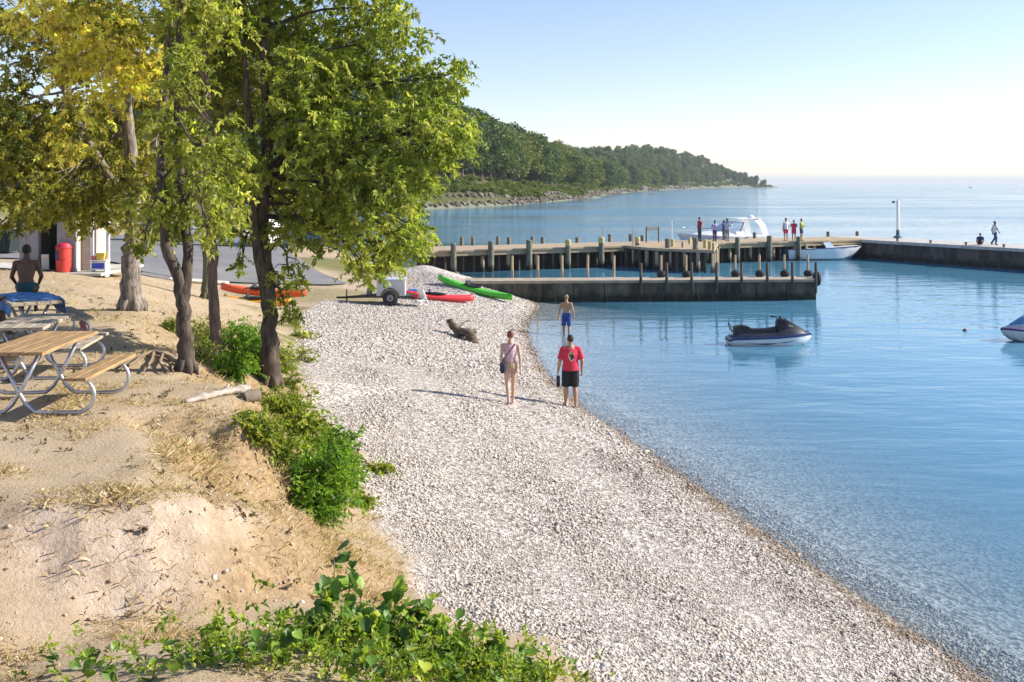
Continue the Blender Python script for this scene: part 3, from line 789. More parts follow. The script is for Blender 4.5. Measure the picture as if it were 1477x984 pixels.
def spray_leaves(centers, rng, per=17, twig=0.30, L=(0.075, 0.135), Wd=(0.042, 0.070), base=(0.1, 0.13, 0.03), alt=(0.25, 0.24, 0.05), droop=0.75, colfn=None):
    """drooping twigs, each carrying a row of leaflets"""
    n = len(centers)
    out = rng.normal(size=(n, 3)); out[:, 2] *= 0.3; out = unit(out); out[:, 2] -= droop * 0.5; out = unit(out)
    tl = twig * rng.uniform(0.6, 1.25, n)
    t = np.linspace(0.05, 1, per)[None, :, None]
    bend = np.array([0, 0, -1.0]) * droop * 0.5
    P = centers[:, None, :] + out[:, None, :] * t * tl[:, None, None] + bend * (t ** 2) * tl[:, None, None]
    side = rng.normal(size=(n, per, 3)) * 0.75 + out[:, None, :] * 0.6 + np.array([0, 0, -droop])
    P = P.reshape(-1, 3); D = side.reshape(-1, 3); N_ = len(P)
    cl = tints(n, rng, base, alt, 0.28, 0.45)
    if colfn is not None: cl = colfn(centers, cl, rng)
    C = np.repeat(cl, per, 0) * (1 + 0.16 * rng.normal(size=(N_, 1)))
    sz = np.repeat(rng.uniform(0.6, 1.2, n), per)
    return leaves(P, D, rng.uniform(*L, N_) * sz, rng.uniform(*Wd, N_) * sz, np.clip(C, 0.004, 0.9), rng)

def lobe_points(c, r, n, rng, shell=0.55):
    d = unit(rng.normal(size=(n, 3)))
    rad = (shell + (1 - shell) * rng.random(n)) ** 0.8 * (0.65 + 0.55 * rng.random(n))
    k = np.array(r) if np.ndim(r) else np.array([r, r, r])
    return np.array(c) + d * rad[:, None] * k

def limb(pts, r0, r1, seg=7, wig=0.06, rng=None):
    """smooth wandering limb through the given points"""
    P = [Vector(p) for p in pts]
    out = []
    n = len(P)
    for i in range(n - 1):
        p0, p1, p2, p3 = P[max(i - 1, 0)], P[i], P[i + 1], P[min(i + 2, n - 1)]
        for k in range(seg):
            t = k / seg
            q = 0.5 * ((2 * p1) + (p2 - p0) * t + (2 * p0 - 5 * p1 + 4 * p2 - p3) * t * t + (3 * p1 - p0 - 3 * p2 + p3) * t ** 3)
            if i + k: q += Vector((rng.normal(), rng.normal(), rng.normal() * 0.5)) * wig
            out.append(q)
    out.append(P[-1])
    m = len(out)
    return out, [r0 + (r1 - r0) * (k / (m - 1)) ** 0.85 for k in range(m)]

def shore_tree(name, label, base, stems, lobes, dens, pal, seed, bark, colfn=None, droop=0.5, branch_r=0.04):
    """stems: [(list of points, r0, r1)]; lobes: [(centre, radii)] joined to the nearest stem by a limb"""
    rng = np.random.default_rng(seed)
    root = thing(name, label, 'tree', base)
    b = Vector(base)
    tb = MB(); path = []
    for pts, r0, r1 in stems:
        pp, rr = limb([Vector(p) - b for p in pts], r0, r1, 7, r0 * 0.10, rng)
        rr = [q * (1 + 0.09 * rng.normal() * 0.5) for q in rr]
        tb.tube(pp, rr, 12)
        path += list(zip(pp, rr))
    p0 = Vector(stems[0][0][0]) - b; r0 = stems[0][1]
    for k in range(6):                           # root flare
        a = k * 1.05 + rng.random() * 0.5
        tb.tube([p0 + Vector((math.cos(a) * r0 * 0.45, math.sin(a) * r0 * 0.45, r0 * 1.3)), p0 + Vector((math.cos(a) * r0 * 1.05, math.sin(a) * r0 * 1.05, r0 * 0.25)), p0 + Vector((math.cos(a) * r0 * 1.3, math.sin(a) * r0 * 1.3, -r0 * 0.35))], [r0 * 0.55, r0 * 0.4, r0 * 0.12], 6)
    tb.build('trunk', bark, root, smooth='all')
    bb = MB(); cen = []
    for c, r in lobes:
        c = Vector(c) - b
        low = c.z < 4.2                            # low boughs hang from limbs that leave the stem higher up
        cand = [(q, rr) for q, rr in path if q.z > 1.6] or path
        q, rr = min(cand, key=lambda t: (t[0] - c).length + 0.7 * abs((c.z - t[0].z) - (-0.9 if low else 0.6)))
        mid = q.lerp(c, 0.5) + Vector((rng.normal() * 0.12, rng.normal() * 0.12, 0.32 if low else 0.08))
        pp, rs = limb([q, mid, c], min(branch_r, rr * 0.6), 0.012, 5, 0.03, rng)
        bb.tube(pp, rs, 6)
        r = np.array(r) if np.ndim(r) else np.array([r, r, r])
        n = int(dens * r[0] * r[2] * 225)
        pts = lobe_points(np.array(c), r, n, rng)
        cen.append(pts)
        for t in pts[rng.integers(0, n, max(4, n // 22))]:  # twigs inside the lobe
            s = pp[int(rng.integers(len(pp) // 2, len(pp)))]
            t = Vector(t); bb.tube([s, s.lerp(t, 0.55) + Vector((0, 0, 0.08)), t], [0.012, 0.008, 0.004], 4)
    bo = bb.build('branches', bark, root, smooth='all'); bo['kind'] = 'stuff'
    cen = np.concatenate(cen)
    V, Fa, C = spray_leaves(cen, rng, base=pal[0], alt=pal[1], droop=droop, colfn=(lambda c, k, g: colfn(c + np.array(b), k, g)) if colfn else None)
    mesh_np('crown', V, Fa, leaf_mat, root, C)
    return root

def LB(px, py, rx, ry, d, doff=0.0):             # lobe from its outline in the photo at a tree's own distance
    m = d / F
    return (atd(px, py, d + doff), (rx * m, (rx + ry) * 0.5 * m, ry * m))

rl = random.Random(3)
# tree on the bank foot: two near stems, broad crown reaching over the beach
b1 = ray_ground(390, 557); d1 = b1[1]
st1 = [([b1, atd(388, 440, d1), atd(378, 330, d1 + .1), atd(386, 200, d1), atd(382, 60, d1 - .1), atd(385, -90, d1), atd(400, -300, d1)], 0.175, 0.05),
       ([atd(384, 430, d1), atd(368, 340, d1 - .15), atd(362, 200, d1 - .3), atd(350, 60, d1 - .2), atd(330, -150, d1)], 0.10, 0.03)]
l1 = []
for q in [(600, 190, 75, 55), (648, 108, 36, 36), (640, 185, 46, 42), (560, 60, 58, 60), (500, 130, 80, 70), (560, 265, 62, 46), (588, 345, 32, 30), (552, 352, 34, 40), (530, 385, 22, 22), (480, 255, 60, 55), (450, 60, 75, 65), (430, 170, 55, 55), (428, 305, 36, 36), (470, 292, 40, 36), (380, 20, 70, 60), (350, 235, 40, 55), (415, 398, 26, 24), (346, 380, 9, 16), (415, 452, 18, 22), (520, 215, 60, 48), (600, 120, 45, 45), (640, 215, 32, 30), (575, 305, 42, 30), (505, 322, 26, 22), (445, 338, 34, 24), (492, 345, 26, 20), (360, 330, 26, 24), (405, 325, 28, 24), (560, 372, 26, 22), (600, 330, 24, 24), (600, 270, 30, 30), (540, 10, 55, 50),
          (470, -60, 110, 70), (400, -130, 120, 80), (540, -70, 55, 50), (430, -230, 110, 90), (330, -60, 80, 70), (520, 300, 45, 38), (465, 200, 48, 45), (440, 110, 60, 50), (400, 260, 40, 45)]:
    l1.append(LB(*q, d1, rl.uniform(-1.0, 1.0) if q[2] > 30 else rl.uniform(-.2, .2)))
shore_tree('shade_tree', 'dark trunked tree at the bank foot with light green leaves spreading over the gravel', b1, st1, l1, 1.4, ((0.20, 0.25, 0.04), (0.58, 0.57, 0.14)), 21, bark_dark)
# forked tree by the picnic tables
b2 = ray_ground(268, 537); d2 = b2[1]
st2 = [([b2, atd(266, 470, d2), atd(262, 430, d2), atd(240, 340, d2), atd(232, 230, d2 + .3), atd(245, 60, d2 + .6), atd(255, -120, d2 + .6)], 0.135, 0.03),
       ([atd(262, 440, d2), atd(272, 370, d2 + .1), atd(262, 270, d2 + .2), atd(255, 140, d2 + .1), atd(262, -50, d2)], 0.10, 0.03)]
l2 = [LB(*q, d2, rl.uniform(-.8, .8)) for q in [(315, 245, 50, 42), (280, 300, 46, 36), (225, 290, 36, 32), (250, 190, 34, 36), (310, 190, 36, 30), (270, 90, 40, 40), (255, 150, 36, 45), (265, 0, 52, 60), (300, 20, 60, 55), (260, -100, 80, 70), (210, 345, 22, 24), (330, 300, 34, 30), (275, 235, 40, 36), (245, 322, 36, 20), (298, 328, 34, 20)]]
shore_tree('shade_tree', 'slender tree forked low into two stems near the exposed roots', b2, st2, l2, 1.05, ((0.22, 0.255, 0.045), (0.60, 0.57, 0.15)), 22, bark_dark)
# straight reddish trunk between them
b3 = ray_ground(312, 522); d3 = b3[1]
st3 = [([b3, atd(309, 440, d3), atd(305, 340, d3), atd(300, 180, d3), atd(292, 0, d3), atd(290, -160, d3)], 0.115, 0.04)]
l3 = [LB(*q, d3, rl.uniform(-.8, 1.0)) for q in [(320, 320, 30, 22), (300, 100, 70, 60), (340, 150, 50, 50), (280, 30, 60, 60), (330, 50, 50, 50), (310, -70, 100, 70), (280, 210, 40, 40), (300, -170, 100, 70)]]
shore_tree('shade_tree', 'straight thin reddish trunk standing in the green bushes at the bank', b3, st3, l3, 1.25, ((0.19, 0.215, 0.04), (0.50, 0.46, 0.10)), 23, pm('reddish_bark', (0.13, 0.08, 0.06), 0.9, 0.3, 5, 0.8, 22, col2=(0.22, 0.15, 0.11), stretch=(3, 3, 0.7)))
# broad old tree with the yellow boughs
b4 = ray_ground(190, 447); d4 = b4[1]
st4 = [([b4, atd(189, 380, d4), atd(192, 330, d4), atd(190, 240, d4), atd(180, 120, d4), atd(170, -20, d4), atd(160, -160, d4)], 0.235, 0.07),
       ([atd(191, 300, d4), atd(150, 240, d4 - .4), atd(100, 150, d4 - .8), atd(70, 40, d4 - 1)], 0.13, 0.03),
       ([atd(191, 280, d4), atd(225, 200, d4 - .2), atd(240, 80, d4 - .3), atd(250, -60, d4)], 0.12, 0.03)]
l4 = [LB(*q, d4, rl.uniform(-1.2, 1.2)) for q in [(60, 60, 80, 55), (40, 200, 70, 55), (120, 250, 80, 50), (180, 215, 60, 60), (60, 285, 60, 34), (120, 310, 40, 26), (200, 60, 70, 60), (20, 130, 34, 30), (150, 20, 70, 50), (90, -60, 120, 60), (200, -80, 110, 70), (10, 260, 50, 40), (160, 300, 40, 34), (-40, 200, 60, 60), (-40, 30, 60, 50), (100, 190, 60, 50), (220, 130, 50, 50), (30, 320, 40, 16), (-60, 300, 50, 40), (190, 290, 46, 36), (150, 275, 46, 36), (225, 240, 46, 40), (100, 290, 46, 28), (215, 315, 26, 24)]]
l4 += [LB(*q, d4, -2.2) for q in [(150, 110, 62, 38), (205, 75, 40, 26), (110, 40, 44, 32), (160, 62, 44, 30), (135, 150, 44, 24), (215, 110, 28, 24), (100, 90, 40, 26), (60, 15, 44, 26), (120, 5, 40, 22), (110, 215, 34, 16)]]
def yellow_boughs(c, k, g):
    px = CX + F * c[:, 0] / c[:, 1]; py = HY + F * (H - c[:, 2]) / c[:, 1]
    m = np.exp(-(((px - 150) / 75) ** 2 + ((py - 100) / 55) ** 2)) + np.exp(-(((px - 60) / 60) ** 2 + ((py - 10) / 40) ** 2)) * 0.9 + 0.35 * np.exp(-(((px - 110) / 80) ** 2 + ((py - 210) / 40) ** 2))
    m *= np.where(c[:, 1] < d4 - 0.9, 1.0, 0.35)
    on = (g.random(len(c)) < np.clip(m * 2.4 - 0.25, 0, 1))[:, None]
    yel = np.array([0.90, 0.73, 0.19]) * (1 + 0.22 * g.normal(size=(len(c), 1)))
    return np.where(on, yel * (1 - 0.45 * (g.random((len(c), 1)) < 0.25)), np.where(m[:, None] > 0.12, k * 0.75 + np.array([0.10, 0.085, 0.012]), k))
shore_tree('shade_tree', 'broad old tree with pale flaring trunk and yellow autumn boughs', b4, st4, l4, 1.3, ((0.20, 0.21, 0.04), (0.54, 0.47, 0.10)), 24, bark_pale, yellow_boughs, branch_r=0.05)
b5 = ray_ground(297, 431); d5 = b5[1]
st5 = [([b5, atd(297, 360, d5), atd(296, 250, d5), atd(300, 100, d5), atd(300, -20, d5)], 0.15, 0.05)]
l5 = [LB(*q, d5, rl.uniform(-1, 1)) for q in [(300, 60, 70, 60), (330, 130, 60, 50), (270, 150, 50, 50), (310, 0, 60, 50), (240, 120, 40, 40)]]
shore_tree('shade_tree', 'thin greyish green trunk of a tree behind the straight reddish one', b5, st5, l5, 1.2, ((0.14, 0.16, 0.04), (0.34, 0.30, 0.06)), 25, pm('green_bark', (0.10, 0.10, 0.06), 0.9, 0.3, 5, 0.6, 20))

# ------------------------------------------------------------------ bushes, weeds and vines
def bush(label, spots, n, pal, seed, L=(0.05, 0.11), Wd=(0.03, 0.055), group=None, name='bush', droop=0.15, per=10, twig=0.22, cat='bush'):
    """spots: [(x, y, z, rx, ry, rz)] leafy masses standing on stems"""
    rng = np.random.default_rng(seed)
    bx, by, bz = spots[0][:3]; gz = ground_z(bx, by)
    root = thing(name, label, cat, (bx, by, gz), 0, group)
    st = MB(); cen = []
    tot = sum(s[3] * s[5] for s in spots)
    for (x, y, z, rx, ry, rz) in spots:
        c = np.array((x - bx, y - by, z - gz))
        p = lobe_points(c, (rx, ry, rz), int(n * rx * rz / tot), rng, 0.35)
        gl = np.array([ground_z(q[0] + bx, q[1] + by) - gz for q in p])
        p[:, 2] = np.maximum(p[:, 2], gl + 0.05)
        cen.append(p)
        for q in p[rng.integers(0, len(p), 9)]:
            fx, fy = c[0] + rng.normal() * rx * 0.25, c[1] + rng.normal() * ry * 0.25
            f = Vector((fx, fy, ground_z(fx + bx, fy + by) - gz - 0.05)); q = Vector(q)
            st.tube([f, f.lerp(q, 0.5) + Vector((0, 0, 0.06)), q], [0.014, 0.009, 0.004], 5)
        c0 = Vector((0, 0, -0.06)); c1 = Vector((c[0], c[1], ground_z(c[0] + bx, c[1] + by) - gz - 0.05))
        if (c1 - c0).length > 0.02: st.tube([c0, c0.lerp(c1, 0.5) - Vector((0, 0, 0.03)), c1], 0.02, 5)
    so = st.build('stems', bark_dark, root, smooth='all'); so['kind'] = 'stuff'
    cen = np.concatenate(cen)
    V, Fa, C = spray_leaves(cen, rng, per=per, twig=twig, L=L, Wd=Wd, base=pal[0], alt=pal[1], droop=droop)
    mesh_np('foliage', V, Fa, leaf_mat, root, C)
    return root
def SP(px, py, rx, ry, lift=0.0):                # a leafy mass whose middle shows at a pixel, standing on the ground just below it
    x, y, z = ray_ground(px, py + ry * 0.75)
    m = y / F
    return (x, y, z + ry * 0.75 * m * 0.95 + lift, rx * m, (rx + ry) / 2 * m, ry * m)
G1 = ((0.12, 0.23, 0.025), (0.28, 0.38, 0.04)); G2 = ((0.19, 0.24, 0.035), (0.42, 0.42, 0.07)); G3 = ((0.24, 0.27, 0.06), (0.46, 0.44, 0.13))
bush('bright green leafy bush at the edge of the gravel below the dirt bank', [SP(463, 690, 54, 66), SP(470, 640, 46, 34), SP(492, 675, 30, 36), SP(452, 725, 42, 32)], 1050, G1, 31)
bush('yellow green bush spilling down the bank under the dark trunk', [SP(405, 595, 50, 34), SP(370, 620, 34, 22), SP(430, 622, 32, 28), SP(395, 642, 34, 20)], 900, G2, 32)
bush('low green bush around the straight trunks on the bank', [SP(350, 495, 42, 36), SP(335, 530, 34, 24), SP(370, 520, 30, 30)], 800, G1, 33)
bush('pale green scrub on the bank behind the forked tree', [SP(300, 480, 34, 22), SP(255, 470, 26, 12), SP(290, 505, 20, 22)], 300, G3, 34)
bush('leafy bush beside the lower dark trunk facing the beach', [SP(408, 520, 22, 22), SP(420, 550, 16, 16)], 150, G2, 35)
for i, (px, py, rx, ry, lab) in enumerate([(545, 676, 34, 7, 'low flat weed growing in the gravel beside the bright green bush'), (520, 722, 22, 8, 'small weed patch beneath the bright green bush'), (437, 482, 24, 6, 'flat weed patch in the gravel below the shade trees'), (440, 510, 26, 14, 'small pale weed clump beside the dark trunk, in gravel')]):
    bush(lab, [SP(px, py, rx, ry)], 60 if ry > 5 else 24, G3 if i > 1 else G2, 40 + i, L=(0.04, 0.08), twig=0.14, group='weeds in the gravel', name='weed', cat='weed')

def leaf_mesh(name, k):
    """large rounded vine leaf with a fold along the midrib, 1 unit long"""
    prof = [(0.0, 0.0), (-0.10, 0.20), (0.06, 0.42), (0.32, 0.50), (0.60, 0.36), (0.85, 0.15), (1.0, 0.0)]
    up = [0, .05, .10, .12, .09, .03, -0.05]
    mids = [(max(p[0], 0.0), 0, -0.02 * i) for i, p in enumerate(prof)]
    vs = []; fs = []
    for i, p in enumerate(prof):
        vs += [(mids[i][0], 0, -0.015 * i * (1 + k)), (p[0], p[1] * (0.9 + 0.1 * k), up[i] * (0.6 + 0.5 * k)), (p[0], -p[1] * (0.9 + 0.1 * k), up[i] * (0.6 + 0.4 * k))]
    for i in range(len(prof) - 1):
        a, b = i * 3, i * 3 + 3
        fs += [(a, b, b + 1, a + 1), (a, a + 2, b + 2, b)]
    me = bpy.data.meshes.new(name); me.from_pydata(vs, [], fs)
    me.polygons.foreach_set('use_smooth', [True] * len(me.polygons))
    return me
def simple_leaf_mat(name, col, trans=0.35):
    m = bpy.data.materials.new(name); t = nodes_of(m); N, L = t.nodes, t.links
    b = N['Principled BSDF']; b.inputs['Roughness'].default_value = 0.45
    tc = N.new('ShaderNodeTexCoord'); no = N.new('ShaderNodeTexNoise'); no.inputs['Scale'].default_value = 7; L.new(tc.outputs['Object'], no.inputs['Vector'])
    cr = N.new('ShaderNodeValToRGB'); cr.color_ramp.elements[0].color = (*[c * .7 for c in col], 1); cr.color_ramp.elements[1].color = (*[c * 1.35 for c in col], 1); L.new(no.outputs[0], cr.inputs[0])
    L.new(cr.outputs[0], b.inputs['Base Color'])
    tr = N.new('ShaderNodeBsdfTranslucent'); L.new(cr.outputs[0], tr.inputs[0])
    ms = N.new('ShaderNodeMixShader'); ms.inputs[0].default_value = trans
    L.new(b.outputs[0], ms.inputs[1]); L.new(tr.outputs[0], ms.inputs[2]); L.new(ms.outputs[0], N['Material Output'].inputs[0])
    return m
VL = []
for i, c in enumerate([(0.13, 0.25, 0.035), (0.22, 0.36, 0.04), (0.40, 0.48, 0.05), (0.085, 0.17, 0.03)]):
    me = leaf_mesh('leaf', i * 0.3); me.materials.append(simple_leaf_mat('vine_leaf_%d' % i, c)); VL.append(me)
vrng = np.random.default_rng(77)
def vine(label, stems, nl, fol, size, seed, group='vines along the near bank'):
    """stems: lists of pixel points (px, py) with first on the ground; big leaves are parts, small undergrowth one mesh"""
    x, y, z = ray_ground(*stems[0][0])
    root = thing('vine', label, 'vine', (x, y, z), 0, group)
    sm = MB(); P = []
    for s in stems:
        bx, by, bz = ray_ground(*s[0])
        pts = [Vector((bx - x, by - y, bz - z - 0.03))] + [Vector(atd(px, py, by + vrng.normal() * 0.06)) - Vector((x, y, z)) for px, py in s[1:]]
        pp, rr = limb(pts, 0.009, 0.004, 5, 0.012, vrng)
        sm.tube(pp, rr, 5); P.append(pp)
    ss = sm.build('stem', pm('vine_stem', (0.14, 0.13, 0.05), 0.7), root, smooth='all'); ss['kind'] = 'stuff'
    for k in range(nl):
        pp = P[int(vrng.integers(len(P)))]
        q = pp[int(vrng.integers(1, len(pp)))] + Vector(vrng.normal(size=3) * 0.045)
        o = bpy.data.objects.new('leaf', VL[int(vrng.choice(4, p=[.34, .33, .13, .2]))]); link(o, root)
        o.location = q
        s_ = size * vrng.uniform(0.6, 1.2); o.scale = (s_, s_ * vrng.uniform(0.8, 1.1), s_)
        o.rotation_euler = (vrng.normal() * 0.5, vrng.uniform(-0.1, 1.1), vrng.uniform(0, 6.28))
    if fol:
        c = np.array([np.array(P[int(vrng.integers(len(P)))][0]) + np.array([vrng.normal() * 0.2, vrng.normal() * 0.16, 0]) for _ in range(fol)])
        c[:, 2] = np.array([ground_z(q[0] + x, q[1] + y) - z for q in c]) + np.abs(vrng.normal(size=fol)) * 0.13 + 0.04
        V, Fa, C = spray_leaves(c, vrng, per=9, twig=0.13, L=(0.035, 0.075), Wd=(0.018, 0.04), base=(0.14, 0.23, 0.03), alt=(0.42, 0.46, 0.06), droop=-0.2)
        u = mesh_np('undergrowth', V, Fa, leaf_mat, root, C); u['kind'] = 'stuff'
    return root
vine('tall upright vine shoot with rounded leaves climbing above the near bank', [[(470, 935), (468, 880), (478, 830), (490, 800)], [(480, 935), (490, 890), (505, 850), (500, 822)], [(460, 935), (456, 900), (462, 872)]], 80, 110, 0.115, 51)
vine('dense leafy vine clump with a pale seed head at the near bank edge', [[(560, 950), (565, 900), (575, 850)], [(590, 950), (590, 905), (605, 868)], [(530, 950), (530, 915), (545, 885)], [(610, 955), (620, 910), (628, 892)]], 140, 230, 0.115, 52)
vine('vine spreading over the dry grass at the foot of the gravel slope', [[(650, 965), (660, 930), (680, 905)], [(690, 970), (700, 940), (715, 920)], [(630, 970), (640, 940)], [(720, 978), (730, 960)]], 90, 190, 0.105, 53)
vine('vine end with two big dark upright leaves beside the gravel', [[(755, 985), (760, 955), (752, 938)], [(785, 985), (790, 965), (775, 945)]], 12, 60, 0.14, 54)
vine('low trailing vine with small leaves crossing the gully mouth', [[(330, 955), (350, 935), (375, 920), (400, 915)], [(400, 955), (410, 930), (430, 918)], [(280, 955), (300, 935), (330, 925)]], 70, 100, 0.09, 55)
vine('short vine with wilting leaves at the bare end of the bank', [[(120, 975), (125, 950), (130, 925)], [(170, 985), (160, 960), (150, 945)], [(210, 985), (230, 955), (255, 940)], [(90, 975), (75, 955), (58, 945)]], 34, 20, 0.095, 56)
vine('yellowing leafy shoots at the lowest corner of the vines', [[(560, 990), (570, 970), (590, 955)], [(640, 992), (650, 975), (660, 960)], [(500, 990), (510, 965), (525, 950)], [(700, 995), (705, 980)]], 70, 190, 0.095, 57)
# ------------------------------------------------------------------ beach stones and dry grass (uncountable)
ICO_V = None
def ico():
    bm = bmesh.new(); bmesh.ops.create_icosphere(bm, subdivisions=1, radius=1.0)
    V = np.array([v.co[:] for v in bm.verts]); Fa = np.array([[v.index for v in f.verts] for f in bm.faces]); bm.free()
    return V, Fa
def octa():
    V = np.array([(1, 0, 0), (0, 1, 0), (-1, 0, 0), (0, -1, 0), (0, 0, 1), (0, 0, -1)], float)
    return V, np.array([(0, 1, 4), (1, 2, 4), (2, 3, 4), (3, 0, 4), (1, 0, 5), (2, 1, 5), (3, 2, 5), (0, 3, 5)])
stone_mat = attr_mat('stone', 0.85, 0, 0.25, 0.18, 45.0)
def stones(name, x, y, size, cols, tmpl, rng, flat=0.55, sink=0.25, z=None):
    V, Fa = tmpl
    n = len(x); k = len(V)
    if z is None: z = sample(GZ, x, y)
    jit = 1 + 0.20 * rng.normal(size=(n, k, 1))
    S = np.stack([size * rng.uniform(0.7, 1.3, n), size * rng.uniform(0.7, 1.2, n), size * flat * rng.uniform(0.7, 1.3, n)], 1)
    P = V[None] * jit * S[:, None, :]
    a = rng.uniform(0, 6.28, n); t1 = rng.normal(size=n) * 0.35; t2 = rng.normal(size=n) * 0.35
    P[:, :, 2] += P[:, :, 0] * t1[:, None] + P[:, :, 1] * t2[:, None]
    ca, sa = np.cos(a)[:, None], np.sin(a)[:, None]
    X = P[:, :, 0] * ca - P[:, :, 1] * sa; Y = P[:, :, 0] * sa + P[:, :, 1] * ca
    W_ = np.stack([X + x[:, None], Y + y[:, None], P[:, :, 2] + (z + S[:, 2] * (1 - 2 * sink) * 0.6)[:, None]], 2).reshape(-1, 3)
    Fq = (Fa[None] + (np.arange(n) * k)[:, None, None]).reshape(-1, 3)
    return mesh_np(name, W_, Fq, stone_mat, None, np.repeat(cols, k, 0), smooth=True)
srng = np.random.default_rng(4)
def stone_cols(n, wet):
    pal = np.array([(0.64, 0.57, 0.495), (0.56, 0.49, 0.42), (0.69, 0.63, 0.56), (0.47, 0.41, 0.36), (0.62, 0.54, 0.47), (0.30, 0.265, 0.25), (0.52, 0.42, 0.35), (0.48, 0.46, 0.45)])
    c = pal[srng.choice(len(pal), n, p=[.21, .21, .13, .16, .1, .06, .07, .06])] * (1 + 0.10 * srng.normal(size=(n, 1)))
    wetc = np.array([0.60, 0.52, 0.43])
    return np.clip(0.88 * c * (1 - wet[:, None] * (1 - wetc)), 0.02, 0.85)
def scatter(x0, x1, y0, y1, dens, mask, thr=0.5):
    n = int((x1 - x0) * (y1 - y0) * dens)
    x = srng.uniform(x0, x1, n); y = srng.uniform(y0, y1, n)
    g = sample(mask, x, y)
    keep = g > thr + 0.25 * srng.normal(size=n)
    return x[keep], y[keep]
DSIGN = np.where(LAND, DS, -DS)
parts_x, parts_y = [], []
for x0, x1, y0, y1, dn in [(-3.0, 6.5, 8, 14, 1150), (-3.5, 6.0, 14, 20, 640), (-5, 4.0, 20, 27, 300)]:
    x, y = scatter(x0, x1, y0, y1, dn, GRAVEL); ok = sample(DSIGN, x, y) > -0.9
    # keep what the viewpoint and a step beside it can see
    ok &= np.abs(x) < y * 0.56 + 1.0
    parts_x.append(x[ok]); parts_y.append(y[ok])
x = np.concatenate(parts_x); y = np.concatenate(parts_y)
cl = 0.5 + fbm(x * 1.1, y * 1.1, 21, 3)
size = (0.011 + 0.016 * srng.random(len(x)) ** 2.2) * np.where(y < 14, 1.0, np.where(y < 20, 1.15, 1.4)) * (0.8 + 0.5 * np.clip(cl, 0, 1)) * 0.80
bandn = np.sin(sample(DS, x, y) * 2.6 + 2.2 * fbm(x * 0.6, y * 0.6, 44, 3)); size *= 1 + 0.28 * bandn
size = np.where(srng.random(len(x)) < 0.02, size * 1.8, size)
wet = sample(WET, x, y)
cc = stone_cols(len(x), wet) * (1 - 0.10 * np.clip(fbm(x * 0.8, y * 0.8, 51, 4) * 2.2 + 0.4 * bandn, -1, 1))[:, None]
nr = y < 10.9
tag(stones('beach_pebbles', x[nr], y[nr], size[nr], cc[nr], ico(), srng), 'pale rounded pebbles covering the near beach', kind='stuff')
tag(stones('beach_pebbles', x[~nr], y[~nr], size[~nr], cc[~nr], octa(), srng), 'pale rounded pebbles in the middle of the beach', kind='stuff')
x, y = scatter(-9, 2.5, 27, 48, 110, GRAVEL); ok = sample(DSIGN, x, y) > -0.2; x, y = x[ok], y[ok]
tag(stones('beach_pebbles', x, y, 0.025 + 0.03 * srng.random(len(x)) ** 2, stone_cols(len(x), sample(WET, x, y)), octa(), srng), 'pale pebbles covering the far end of the beach', kind='stuff')
# broken twigs left in a line by the waves
wr = MB(); wrng = np.random.default_rng(8)
for _ in range(420):
    yy = wrng.uniform(9, 30); k_ = int(np.searchsorted(ys, yy)); row = np.where(LAND[k_], DS[k_], -1)
    tgt = 1.25 + 0.35 * math.sin(yy * 0.9) + wrng.normal() * 0.10
    c_ = np.where((xs > -3) & (xs < 6.5) & (np.abs(row - tgt) < 0.08))[0]
    if not len(c_): continue
    xx = float(xs[c_[0]]); zz = ground_z(xx, yy) + 0.03; a_ = wrng.uniform(0, 3.14); l_ = wrng.uniform(0.02, 0.07)
    wr.tube([(xx - math.cos(a_) * l_, yy - math.sin(a_) * l_, zz), (xx, yy, zz + 0.006), (xx + math.cos(a_) * l_, yy + math.sin(a_) * l_, zz)], 0.004, 4)
tag(wr.build('washed_up_twigs', pm('wet_twig', (0.09, 0.065, 0.045), 0.9), fix=False), 'thin line of washed up twigs along the beach', kind='stuff')
# dry grass stubble on the bluff
grass_mat = attr_mat('dry_grass_blade', 0.8, 0.25, 0.15)
def grass(name, x, y, h, cols, rng, lean=0.45, wd=0.0045):
    n = len(x); z = sample(GZ, x, y) - 0.01
    d = np.stack([rng.normal(size=n) * lean, rng.normal(size=n) * lean, np.ones(n)], 1); d = unit(d)
    s = unit(np.cross(d, rng.normal(size=(n, 3)))) * (wd * rng.uniform(0.6, 1.5, n))[:, None]
    b = np.stack([x, y, z], 1)
    mid = b + d * (h * 0.55)[:, None]
    tip = b + d * h[:, None] + np.stack([d[:, 0], d[:, 1], -0.25 * np.ones(n)], 1) * (h * 0.35)[:, None]
    V = np.stack([b - s, b + s, mid, tip], 1).reshape(-1, 3)
    k = np.arange(n)[:, None] * 4
    Fa = np.concatenate([k + np.array([0, 1, 2]), k + np.array([0, 2, 3])], 0)
    return mesh_np(name, V, Fa, grass_mat, None, np.repeat(cols, 4, 0))
DRY = np.where(LAND, 1 - GRAVEL, 0) * (1 - 0.8 * BARE)
def dryc(n, g):
    pal = np.array([(0.50, 0.37, 0.21), (0.60, 0.47, 0.29), (0.40, 0.28, 0.15), (0.66, 0.55, 0.37), (0.28, 0.19, 0.10)])
    c = pal[srng.choice(5, n, p=[.32, .27, .18, .13, .1])] * (1 + 0.15 * srng.normal(size=(n, 1)))
    gr = np.array([0.16, 0.18, 0.05])
    return np.clip(np.where((srng.random(n) < g)[:, None], gr * (1 + 0.3 * srng.normal(size=(n, 1))), c), 0.01, 0.9)
gx, gy, gh = [], [], []
